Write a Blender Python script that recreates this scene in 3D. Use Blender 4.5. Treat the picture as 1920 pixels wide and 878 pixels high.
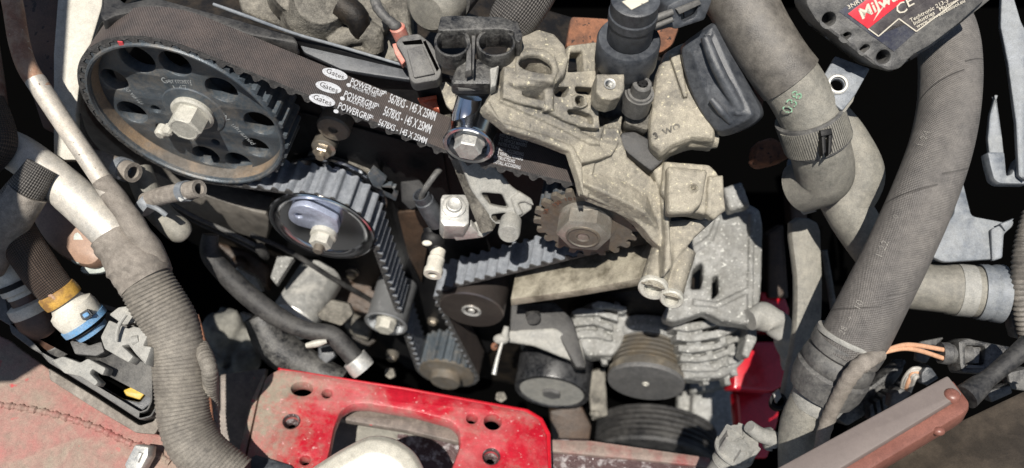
import bpy, bmesh, math, random
from mathutils import Vector, Matrix
from mathutils.bvhtree import BVHTree
random.seed(7)
for o in list(bpy.data.objects): bpy.data.objects.remove(o)
SC = bpy.context.scene
COL = SC.collection
R = math.radians
# ------------------------------------------------------------------ camera, sky, sun, exposure
DIST, S = 1500.0, 0.00034            # 1 unit of length used below = 0.34 mm
CX, CY = 960.0, 439.0
Yc = Vector((440, 2139, -1500)).normalized()          # world Y (along the pulley shafts) seen from the camera
Xc = (Vector((1, 0, 0)) - Yc * Yc.x).normalized()
Zc = Xc.cross(Yc)
def c2w(v): return Vector((v.dot(Xc), v.dot(Yc), v.dot(Zc))) * S
def c2d(v): return Vector((v.dot(Xc), v.dot(Yc), v.dot(Zc)))
CAMPOS = c2w(Vector((0, 0, DIST)))
cam_d = bpy.data.cameras.new('camera'); cam = bpy.data.objects.new('camera', cam_d); COL.objects.link(cam)
r_, u_, b_ = c2d(Vector((1, 0, 0))), c2d(Vector((0, 1, 0))), c2d(Vector((0, 0, 1)))
cam.matrix_world = Matrix(((r_.x, u_.x, b_.x, CAMPOS.x), (r_.y, u_.y, b_.y, CAMPOS.y), (r_.z, u_.z, b_.z, CAMPOS.z), (0, 0, 0, 1)))
cam_d.sensor_width = 36; cam_d.lens = 36 * DIST / 1920; cam_d.clip_start = 0.01; cam_d.clip_end = 500
cam_d.dof.use_dof = True; cam_d.dof.focus_distance = 1300 * S; cam_d.dof.aperture_fstop = 6.3
SC.camera = cam; SC.render.filter_size = 1.2
SUN_CAM = Vector((-0.09, 0.24, 0.963)).normalized()       # direction to the sun, camera axes
SUN = c2d(SUN_CAM)
world = bpy.data.worlds.new('World'); SC.world = world; world.use_nodes = True
wn = world.node_tree.nodes; wl = world.node_tree.links
sky = wn.new('ShaderNodeTexSky'); sky.sky_type = 'NISHITA'; sky.sun_disc = False
sky.sun_elevation = math.asin(SUN.z); sky.sun_rotation = math.atan2(SUN.x, SUN.y)
wl.new(sky.outputs[0], wn['Background'].inputs[0]); wn['Background'].inputs[1].default_value = 0.05
sl = bpy.data.lights.new('sun', 'SUN'); sl.energy = 5.0; sl.angle = R(0.5); sl.color = (1, .95, .87)
so = bpy.data.objects.new('sun', sl); COL.objects.link(so)
so.rotation_euler = SUN.to_track_quat('Z', 'Y').to_euler()
vs = SC.view_settings; vs.view_transform = 'Standard'; vs.look = 'None'; vs.exposure = 0.54; vs.gamma = 1
# ------------------------------------------------------------------ pixel / world helpers
def W(x, y, z=0.0):
    k = (DIST - z) / DIST
    return c2w(Vector(((x - CX) * k, (CY - y) * k, z)))
def DW(x, y, z): return c2d(Vector((x, y, z)))            # direction given in camera axes
class Pl:
    def __init__(s, o, n):
        s.o = o; s.n = n.normalized()
        if s.n.dot(CAMPOS - o) < 0: s.n = -s.n
        ux = r_ - s.n * r_.dot(s.n); s.u = ux.normalized(); s.v = s.n.cross(s.u)
    def hit(s, x, y):
        d = W(x, y) - CAMPOS
        return CAMPOS + d * ((s.o - CAMPOS).dot(s.n) / d.dot(s.n))
    def uv(s, x, y):
        p = s.hit(x, y) - s.o; return (p.dot(s.u), p.dot(s.v))
    def at(s, a, b, h=0): return s.o + s.u * a + s.v * b + s.n * h
    def up(s, h): return Pl(s.o + s.n * h * S, s.n)
def PY(Y): return Pl(Vector((0, Y * S, 0)), Vector((0, -1, 0)))
def PC(z, tx=0, ty=0, x=960, y=439): return Pl(W(x, y, z), DW(tx, ty, 1))
def P3(a, b, c):
    a, b, c = W(*a), W(*b), W(*c); return Pl(a, (b - a).cross(c - a))
def zof(p): return DIST - (CAMPOS - p).dot(b_) / S        # height above the reference plane
def pxr(p): return (DIST - zof(p)) / DIST * S             # metres in one photograph pixel at p
FY = Vector((0, -1, 0))
# ------------------------------------------------------------------ outlines
def fillet(pts, r, n=4):
    out = []; m = len(pts)
    for i in range(m):
        p = Vector(pts[i]); a = Vector(pts[i - 1]) - p; b = Vector(pts[(i + 1) % m]) - p
        d = min(r, a.length * .45, b.length * .45)
        if d < 1e-9: out.append(tuple(p)); continue
        q0, q1 = p + a.normalized() * d, p + b.normalized() * d
        for k in range(n + 1):
            t = k / n; out.append(tuple(q0 * (1 - t) ** 2 + p * 2 * t * (1 - t) + q1 * t * t))
    return out
def spline(pts, n=6, closed=True):
    P = [Vector(p) for p in pts]; m = len(P); out = []
    rng = range(m) if closed else range(m - 1)
    for i in rng:
        g = (lambda k: P[k % m]) if closed else (lambda k: P[max(0, min(m - 1, k))])
        p0, p1, p2, p3 = g(i - 1), g(i), g(i + 1), g(i + 2)
        for k in range(n):
            t = k / n
            out.append(.5 * ((2 * p1) + (p2 - p0) * t + (2 * p0 - 5 * p1 + 4 * p2 - p3) * t * t + (3 * p1 - p0 - 3 * p2 + p3) * t ** 3))
    if not closed: out.append(P[-1])
    return out
# ------------------------------------------------------------------ mesh collector
class MB:
    def __init__(s): s.v = []; s.f = []; s.uv = []; s.mi = []
    def add(s, vs, fs, uvs=None, mi=0):
        o = len(s.v); s.v += [Vector(v) for v in vs]
        for k, f in enumerate(fs):
            s.f.append([o + i for i in f]); s.uv.append(uvs[k] if uvs else None); s.mi.append(mi)
        return s
    def sweep(s, pts, rads, seg=24, cap0=True, cap1=True, hollow=None, rf=None, mi=0, up=None):
        n = len(pts); T = [(pts[min(i + 1, n - 1)] - pts[max(i - 1, 0)]).normalized() for i in range(n)]
        ref = up or (Vector((0, 0, 1)) if abs(T[0].z) < .9 else Vector((1, 0, 0)))
        N = (ref - T[0] * ref.dot(T[0])).normalized(); V = []; F = []; U = []; L = 0; ls = []
        for i in range(n):
            if i: L += (pts[i] - pts[i - 1]).length
            ls.append(L); N = (N - T[i] * N.dot(T[i])).normalized(); B = T[i].cross(N)
            for j in range(seg):
                a = 2 * math.pi * j / seg; rr = rads[i] * (rf(L / S, a) if rf else 1)
                V.append(pts[i] + (N * math.cos(a) + B * math.sin(a)) * rr)
        rm = sum(rads) / n
        for i in range(n - 1):
            for j in range(seg):
                j2 = (j + 1) % seg
                F.append([i * seg + j, i * seg + j2, (i + 1) * seg + j2, (i + 1) * seg + j])
                c0, c1 = 2 * math.pi * rm * j / seg, 2 * math.pi * rm * (j + 1) / seg
                U.append([(ls[i], c0), (ls[i], c1), (ls[i + 1], c1), (ls[i + 1], c0)])
        def endcap(i, flip, hol):
            idx = list(range(i * seg, (i + 1) * seg))
            if not hol:
                F.append(idx if flip else idx[::-1]); U.append(None); return
            # an open end: rim, bore, floor
            d = -T[i] if i else T[i]; c = pts[i]; o = len(V)
            if not flip: d = T[i]
            else: d = -T[i]
            for k, (kk, dd) in enumerate(((hol, 0), (hol * .97, rads[i] * 2.2))):
                for j in range(seg): V.append(c + (V[i * seg + j] - c) * kk + d * dd)
            for j in range(seg):
                j2 = (j + 1) % seg
                for q in ([i * seg + j, i * seg + j2, o + j2, o + j], [o + j, o + j2, o + seg + j2, o + seg + j]):
                    F.append(q if flip else q[::-1]); U.append(None)
            q = list(range(o + seg, o + 2 * seg)); F.append(q if flip else q[::-1]); U.append(None)
        h0, h1 = hollow or (None, None)
        if cap0: endcap(0, False, h0)
        if cap1: endcap(n - 1, True, h1)
        return s.add(V, F, U, mi)
    def tube(s, path, n=8, step=None, **k):
        P = [W(p[0], p[1], p[2]) for p in path]
        q = [tuple(w) + (p[3] * pxr(w),) for w, p in zip(P, path)]
        c = spline([Vector(t) for t in [list(x) for x in q]], n, False) if n > 1 else [Vector(list(x)) for x in q]
        pts = [Vector(t[:3]) for t in c]; rad = [t[3] for t in c]
        if step:
            step *= S; acc = [0]
            for i in range(1, len(pts)): acc.append(acc[-1] + (pts[i] - pts[i - 1]).length)
            m = max(2, int(acc[-1] / step)); P2 = []; R2 = []; j = 0
            for i in range(m + 1):
                t = acc[-1] * i / m
                while j < len(acc) - 2 and acc[j + 1] < t: j += 1
                f = (t - acc[j]) / max(1e-9, acc[j + 1] - acc[j])
                P2.append(pts[j].lerp(pts[j + 1], f)); R2.append(rad[j] * (1 - f) + rad[j + 1] * f)
            pts, rad = P2, R2
        return s.sweep(pts, rad, **k)
    def lathe(s, c, ax, prof, seg=48, mi=0, caps=True):
        ax = ax.normalized(); ref = Vector((0, 0, 1)) if abs(ax.z) < .9 else Vector((1, 0, 0))
        N = (ref - ax * ref.dot(ax)).normalized(); B = ax.cross(N); V = []; F = []
        for h, r in prof:
            for j in range(seg):
                a = 2 * math.pi * j / seg; V.append(c + ax * h * S + (N * math.cos(a) + B * math.sin(a)) * r * S)
        for i in range(len(prof) - 1):
            for j in range(seg):
                j2 = (j + 1) % seg; F.append([i * seg + j, i * seg + j2, (i + 1) * seg + j2, (i + 1) * seg + j])
        if caps:
            F.append(list(range(seg))[::-1]); F.append(list(range((len(prof) - 1) * seg, len(prof) * seg)))
        return s.add(V, F, None, mi)
    def lathe2(s, p0, p1, prof, seg=32, mi=0):               # axis between two picked points, t 0..1, radius in pixels at p0
        a, b = W(*p0), W(*p1); k = pxr(a) / S; L = (b - a).length / S
        return s.lathe(a, b - a, [(t * L, r * k) for t, r in prof], seg, mi)
    def gear(s, c, ax, r0, r1, n, h0, h1, duty=.5, rin=None, mi=0, ph=0):
        ax = ax.normalized(); ref = Vector((0, 0, 1)) if abs(ax.z) < .9 else Vector((1, 0, 0))
        N = (ref - ax * ref.dot(ax)).normalized(); B = ax.cross(N); ring = []
        for i in range(n):
            for f, r in ((0, r0), (.5 - duty * .5, r0), (.5 - duty * .33, r1 * .985), (.5 - duty * .2, r1), (.5 + duty * .2, r1), (.5 + duty * .33, r1 * .985), (.5 + duty * .5, r0)):
                ring.append((2 * math.pi * (i + f + ph) / n, r))
        m = len(ring); V = []
        for h in (h0, h1):
            for a, r in ring: V.append(c + ax * h * S + (N * math.cos(a) + B * math.sin(a)) * r * S)
        F = [[j, (j + 1) % m, m + (j + 1) % m, m + j] for j in range(m)]
        ri = rin or r0 * .2
        for h in (h0, h1):
            for a, r in ring: V.append(c + ax * h * S + (N * math.cos(a) + B * math.sin(a)) * ri * S)
        F += [[m + j, m + (j + 1) % m, 3 * m + (j + 1) % m, 3 * m + j] for j in range(m)]
        F += [[(j + 1) % m, j, 2 * m + j, 2 * m + (j + 1) % m] for j in range(m)]
        F += [[2 * m + (j + 1) % m, 2 * m + j, 3 * m + j, 3 * m + (j + 1) % m] for j in range(m)]
        return s.add(V, F, None, mi)
    def hexa(s, c, ax, r, h0, h1, ph=0, mi=0):
        ax = ax.normalized(); ref = Vector((0, 0, 1)) if abs(ax.z) < .9 else Vector((1, 0, 0))
        N = (ref - ax * ref.dot(ax)).normalized(); B = ax.cross(N); V = []
        for h, k in ((h0, 1), (h1 - 2.5, 1), (h1, .88)):
            for j in range(6):
                a = math.pi / 3 * j + ph; V.append(c + ax * h * S + (N * math.cos(a) + B * math.sin(a)) * r * k * S)
        F = [list(range(6))[::-1], list(range(12, 18))]
        for i in (0, 1):
            for j in range(6): F.append([i * 6 + j, i * 6 + (j + 1) % 6, (i + 1) * 6 + (j + 1) % 6, (i + 1) * 6 + j])
        return s.add(V, F, None, mi)
    def plate(s, outline, pl, thick, bevel=1.5, holes=(), r=0, sm=0, mi=0, front=0.0):
        """outline (photo pixels) projected on plane pl, extruded away from the viewer by thick units; holes are pixel outlines or (x, y, r)"""
        o2 = [pl.uv(*p) for p in outline]
        if r: o2 = fillet(o2, r * S)
        if sm: o2 = [tuple(p) for p in spline(o2, sm)]
        loops = [o2]
        for h in holes:
            if len(h) == 3 and not hasattr(h[0], '__len__'):
                c = pl.uv(h[0], h[1]); rr = h[2] * pxr(pl.hit(h[0], h[1]))
                loops.append([(c[0] + rr * math.cos(2 * math.pi * k / 20), c[1] + rr * math.sin(2 * math.pi * k / 20)) for k in range(20)])
            else:
                q = [pl.uv(*p) for p in h]; loops.append(fillet(q, 5 * S, 3))
        return s.extr(loops, pl, thick, bevel, mi, front)
    def extr(s, loops, pl, thick, bevel=1.5, mi=0, front=0.0):
        cd = bpy.data.curves.new('c', 'CURVE'); cd.dimensions = '2D'; cd.fill_mode = 'BOTH'
        for L in loops:
            sp = cd.splines.new('POLY'); sp.points.add(len(L) - 1); sp.use_cyclic_u = True
            for p, q in zip(sp.points, L): p.co = (q[0], q[1], 0, 1)
        bevel = min(bevel, thick * .45)
        cd.extrude = max(1e-6, (thick * .5 - bevel) * S); cd.bevel_depth = bevel * S; cd.bevel_resolution = 1; cd.offset = -bevel * S
        ob = bpy.data.objects.new('c', cd); me = ob.to_mesh()
        V = [pl.at(v.co.x, v.co.y, v.co.z + (front - thick * .5) * S) for v in me.vertices]
        F = [list(p.vertices) for p in me.polygons]
        s.add(V, F, None, mi); ob.to_mesh_clear(); bpy.data.objects.remove(ob); bpy.data.curves.remove(cd)
        return s
    def box(s, c, ax, ay, az, sx, sy, sz, bev=2, mi=0):
        """box centred at c with axes ax, ay, az and full sizes in units"""
        bm = bmesh.new(); bmesh.ops.create_cube(bm, size=1)
        for v in bm.verts: v.co = Vector((v.co.x * sx, v.co.y * sy, v.co.z * sz))
        if bev: bmesh.ops.bevel(bm, geom=bm.edges[:], offset=bev, segments=2, affect='EDGES')
        M = [ax.normalized(), ay.normalized(), az.normalized()]
        V = [c + (M[0] * v.co.x + M[1] * v.co.y + M[2] * v.co.z) * S for v in bm.verts]
        F = [[v.index for v in f.verts] for f in bm.faces]; bm.free()
        return s.add(V, F, None, mi)
    def hull(s, pts, mi=0):
        bm = bmesh.new()
        for p in pts: bm.verts.new(p)
        bmesh.ops.convex_hull(bm, input=bm.verts[:]); bm.verts.index_update()
        V = [v.co.copy() for v in bm.verts]; F = [[v.index for v in f.verts] for f in bm.faces]; bm.free()
        return s.add(V, F, None, mi)
    def ball(s, c, rx, ry, rz, ax=None, seg=24, mi=0):
        A = ax or (r_, u_, b_); V = []; F = []; nr = seg // 2
        for i in range(nr + 1):
            t = math.pi * i / nr
            for j in range(seg):
                a = 2 * math.pi * j / seg
                V.append(c + (A[0] * math.sin(t) * math.cos(a) * rx + A[1] * math.sin(t) * math.sin(a) * ry + A[2] * math.cos(t) * rz) * S)
        for i in range(nr):
            for j in range(seg): F.append([i * seg + j, (i + 1) * seg + j, (i + 1) * seg + (j + 1) % seg, i * seg + (j + 1) % seg])
        return s.add(V, F, None, mi)
    def mesh(s, name, org=Vector((0, 0, 0)), ang=35):
        me = bpy.data.meshes.new(name); me.from_pydata([v - org for v in s.v], [], s.f)
        if any(s.uv):
            ul = me.uv_layers.new(name='UVMap')
            for p, q in zip(me.polygons, s.uv):
                if q:
                    for li, t in zip(p.loop_indices, q): ul.data[li].uv = t
        if any(s.mi): me.polygons.foreach_set('material_index', s.mi)
        bm = bmesh.new(); bm.from_mesh(me); bmesh.ops.remove_doubles(bm, verts=bm.verts[:], dist=1e-7)
        bmesh.ops.recalc_face_normals(bm, faces=bm.faces[:]); bm.to_mesh(me); bm.free()
        me.shade_smooth(); me.set_sharp_from_angle(angle=R(ang)); me.update()
        return me
def tag(o, label=None, cat=None, group=None, kind=None):
    for k, v in (('label', label), ('category', cat), ('group', group), ('kind', kind)):
        if v: o[k] = v
    return o
def T(name, label, cat, at, group=None):
    o = bpy.data.objects.new(name, None); COL.objects.link(o); o.empty_display_size = .01
    o.location = at if isinstance(at, Vector) else W(*at); return tag(o, label, cat, group)
def worg(o):
    v = Vector((0, 0, 0))
    while o: v = v + o.location; o = o.parent
    return v
def part(name, parent, mb, m, label=None, ang=35, me=None):
    me = me or mb.mesh(name, worg(parent), ang)
    o = bpy.data.objects.new(name, me); COL.objects.link(o); o.parent = parent
    for x in (m if isinstance(m, (list, tuple)) else [m]): me.materials.append(x)
    return tag(o, label)
def sub(o, p): o.parent = p; return o
def solo(name, label, cat, mb, m, group=None, ang=35, kind=None, me=None):
    c = sum(mb.v, Vector((0, 0, 0))) / max(1, len(mb.v)); me = me or mb.mesh(name, c, ang)
    o = bpy.data.objects.new(name, me); COL.objects.link(o); o.location = c
    for x in (m if isinstance(m, (list, tuple)) else [m]): me.materials.append(x)
    return tag(o, label, cat, group, kind)
CL = bpy.data.textures.new('cast_noise', 'CLOUDS'); CL.noise_scale = .004
CL2 = bpy.data.textures.new('lump_noise', 'CLOUDS'); CL2.noise_scale = .014
def cast(mb, org, vox=1.8, smooth=2, disp=1.2, lump=0.0):
    """fuse the collected solids into one rough casting"""
    me = mb.mesh('cast', org); o = bpy.data.objects.new('cast', me); COL.objects.link(o)
    m = o.modifiers.new('r', 'REMESH'); m.mode = 'VOXEL'; m.voxel_size = vox * S
    m = o.modifiers.new('s', 'SMOOTH'); m.iterations = smooth; m.factor = .5
    if lump:
        m = o.modifiers.new('l', 'DISPLACE'); m.texture = CL2; m.strength = lump * S; m.mid_level = .5
    if disp:
        m = o.modifiers.new('d', 'DISPLACE'); m.texture = CL; m.strength = disp * S; m.mid_level = .5
    dg = bpy.context.evaluated_depsgraph_get(); n = bpy.data.meshes.new_from_object(o.evaluated_get(dg))
    bpy.data.objects.remove(o); n.shade_smooth(); return n
def surf(o):
    me = o.data; w = worg(o); t = BVHTree.FromPolygons([v.co + w for v in me.vertices], [list(p.vertices) for p in me.polygons])
    def f(x, y):
        d = (W(x, y) - CAMPOS).normalized(); r = t.ray_cast(CAMPOS, d); return (r[0], r[1] if r[1].dot(d) < 0 else -r[1]) if r[0] else (W(x, y), -d)
    return f
def text(mb, s, o, xd, yd, h, width=None, bold=0.0, align='LEFT', mi=0, thick=.25):
    fd = bpy.data.curves.new('t', 'FONT'); fd.body = s; fd.size = 1; fd.align_x = align; fd.offset = bold; fd.resolution_u = 2
    ob = bpy.data.objects.new('t', fd); me = ob.to_mesh()
    xs = [v.co.x for v in me.vertices]; kx = h
    if width: kx = width / max(1e-6, max(xs) - min(xs))
    xd = xd.normalized(); yd = yd.normalized(); n = xd.cross(yd)
    V = [o + xd * v.co.x * kx * S + yd * v.co.y * h * S + n * thick * S for v in me.vertices]
    mb.add(V, [list(p.vertices) for p in me.polygons], None, mi)
    ob.to_mesh_clear(); bpy.data.objects.remove(ob); bpy.data.curves.remove(fd); return mb
# ------------------------------------------------------------------ materials
def mat(name, col, rough=.6, metal=0.0, col2=None, ns=90, lo=.42, hi=.6, dust=None, da=.5, ds=60, speck=None, bump=.3, bs=900, up=False, spec=.5, coat=0, rough2=None, pat=None, trans=0, sub=0, grad=None, grain=.3):
    m = bpy.data.materials.new(name); m.use_nodes = True; t = m.node_tree; n = t.nodes; l = t.links; b = n['Principled BSDF']
    tc = n.new('ShaderNodeTexCoord').outputs['Object']
    def noise(sc, det=6, ro=.6):
        q = n.new('ShaderNodeTexNoise'); q.inputs['Scale'].default_value = sc; q.inputs['Detail'].default_value = det; q.inputs['Roughness'].default_value = ro
        l.new(tc, q.inputs['Vector']); return q.outputs[0]
    def ramp(v, a, c):
        q = n.new('ShaderNodeMapRange'); q.inputs[1].default_value = a; q.inputs[2].default_value = c; l.new(v, q.inputs[0]); return q.outputs[0]
    def ramp_(v, a, c, x, y):
        q = n.new('ShaderNodeMapRange'); q.inputs[1].default_value = a; q.inputs[2].default_value = c; q.inputs[3].default_value = x; q.inputs[4].default_value = y; l.new(v, q.inputs[0]); return q.outputs[0]
    def mix(f, a, c):
        q = n.new('ShaderNodeMix'); q.data_type = 'RGBA'; l.new(f, q.inputs[0])
        for k, x in ((6, a), (7, c)):
            if hasattr(x, 'is_output'): l.new(x, q.inputs[k])
            else: q.inputs[k].default_value = tuple(x) + (1,)
        return q.outputs[2]
    def math_(op, a, c=None):
        q = n.new('ShaderNodeMath'); q.operation = op
        for k, x in enumerate((a, c)):
            if x is None: continue
            if hasattr(x, 'is_output'): l.new(x, q.inputs[k])
            else: q.inputs[k].default_value = x
        return q.outputs[0]
    c = None; b.inputs['Roughness'].default_value = rough; b.inputs['Metallic'].default_value = metal
    b.inputs['Specular IOR Level'].default_value = spec; b.inputs['Coat Weight'].default_value = coat
    if trans: b.inputs['Transmission Weight'].default_value = trans
    if sub: b.inputs['Subsurface Weight'].default_value = sub; b.inputs['Subsurface Radius'].default_value = (.01, .008, .006)
    base = col
    if col2: base = mix(ramp(noise(ns), lo, hi), col, col2)
    rsrc = None
    if dust:
        dn = math_('ADD', math_('MULTIPLY', noise(ds, 8, .7), .62), math_('MULTIPLY', noise(ds * 7, 6, .7), .38))
        f = ramp(dn, .57 - da * .42, .80 - da * .3)
        if up:
            g = n.new('ShaderNodeNewGeometry'); sx = n.new('ShaderNodeSeparateXYZ'); l.new(g.outputs['Normal'], sx.inputs[0])
            f = math_('MULTIPLY', f, ramp(sx.outputs[2], -.1, .6))
        if grad:
            dp = n.new('ShaderNodeVectorMath'); dp.operation = 'DOT_PRODUCT'; l.new(tc, dp.inputs[0]); dp.inputs[1].default_value = tuple(grad[0])
            f = ramp(math_('ADD', dn, ramp_(dp.outputs['Value'], grad[1], grad[2], grad[3], grad[4])), .62 - da * .45, .82 - da * .3)
        base = mix(f, base, dust); rsrc = f
    if speck:
        base = mix(ramp(noise(speck[1], 3, .5), speck[2], speck[2] + .05), base, speck[0])
    hsrc = noise(bs, 5, .7) if bump else None
    if grain:
        q = n.new('ShaderNodeMix'); q.data_type = 'RGBA'; q.blend_type = 'MULTIPLY'; q.inputs[0].default_value = 1
        g2 = n.new('ShaderNodeCombineColor'); gv = ramp_(math_('ADD', math_('MULTIPLY', noise(1700, 3, .7), .6), math_('MULTIPLY', noise(260, 5, .65), .4)), .36, .64, 1 - grain, 1 + grain * .8)
        for k in range(3): l.new(gv, g2.inputs[k])
        if hasattr(base, 'is_output'): l.new(base, q.inputs[6])
        else: q.inputs[6].default_value = tuple(base) + (1,)
        l.new(g2.outputs[0], q.inputs[7]); base = q.outputs[2]
    if pat:
        uv = n.new('ShaderNodeUVMap').outputs[0]; sx = n.new('ShaderNodeSeparateXYZ'); l.new(uv, sx.inputs[0]); U, V = sx.outputs[0], sx.outputs[1]
        kind = pat[0]
        if kind == 'braid':
            a = math_('SINE', math_('MULTIPLY', math_('ADD', U, V), pat[1])); d = math_('SINE', math_('MULTIPLY', math_('SUBTRACT', U, V), pat[1]))
            ck = math_('SINE', math_('MULTIPLY', U, pat[1] * 6)); h = math_('MULTIPLY', a, d); h = ramp(h, -.6, .7)
            base = mix(h, pat[2], base); hsrc = math_('ADD', math_('MULTIPLY', h, 1.5), math_('MULTIPLY', ck, .15))
        elif kind == 'ribs':
            h = math_('SINE', math_('MULTIPLY', U, pat[1])); hsrc = math_('ADD', hsrc, math_('MULTIPLY', h, .6))
            base = mix(ramp(h, -1, 1), pat[2], base)
        elif kind == 'weave':          # fine cloth print of a wrapped hose, with a few overlap seams winding round it
            h = math_('MULTIPLY', math_('SINE', math_('MULTIPLY', math_('ADD', U, math_('MULTIPLY', V, .35)), pat[1])), math_('SINE', math_('MULTIPLY', V, pat[1])))
            fr = math_('FRACT', math_('MULTIPLY', math_('ADD', U, math_('MULTIPLY', V, -.57)), pat[3]))
            seam = ramp(fr, 0.0, .022)
            base = mix(seam, pat[2], base); hsrc = math_('ADD', math_('ADD', hsrc, math_('MULTIPLY', h, .35)), math_('MULTIPLY', seam, 1.5))
        elif kind == 'twill':
            h = math_('SINE', math_('MULTIPLY', math_('ADD', U, math_('MULTIPLY', V, -.75)), pat[1])); h2 = math_('SINE', math_('MULTIPLY', math_('ADD', math_('MULTIPLY', U, .8), V), pat[1] * 1.3))
            k = math_('MULTIPLY', ramp(h, .0, .8), ramp(h2, -.6, .6)); base = mix(k, base, pat[2]); hsrc = math_('ADD', hsrc, math_('MULTIPLY', k, 1.0))
    if hasattr(base, 'is_output'): l.new(base, b.inputs['Base Color'])
    else: b.inputs['Base Color'].default_value = tuple(base) + (1,)
    if rsrc is not None and (rough2 is not None):
        q = n.new('ShaderNodeMapRange'); q.inputs[3].default_value = rough; q.inputs[4].default_value = rough2; l.new(rsrc, q.inputs[0]); l.new(q.outputs[0], b.inputs['Roughness'])
        if metal:
            q = n.new('ShaderNodeMapRange'); q.inputs[3].default_value = metal; q.inputs[4].default_value = 0; l.new(rsrc, q.inputs[0]); l.new(q.outputs[0], b.inputs['Metallic'])
    if hsrc is not None:
        q = n.new('ShaderNodeBump'); q.inputs['Strength'].default_value = bump or .5; q.inputs['Distance'].default_value = .0010; l.new(hsrc, q.inputs['Height']); l.new(q.outputs[0], b.inputs['Normal'])
    return m
DUST = (.30, .27, .225); DUSTG = (.27, .265, .25)
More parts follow.
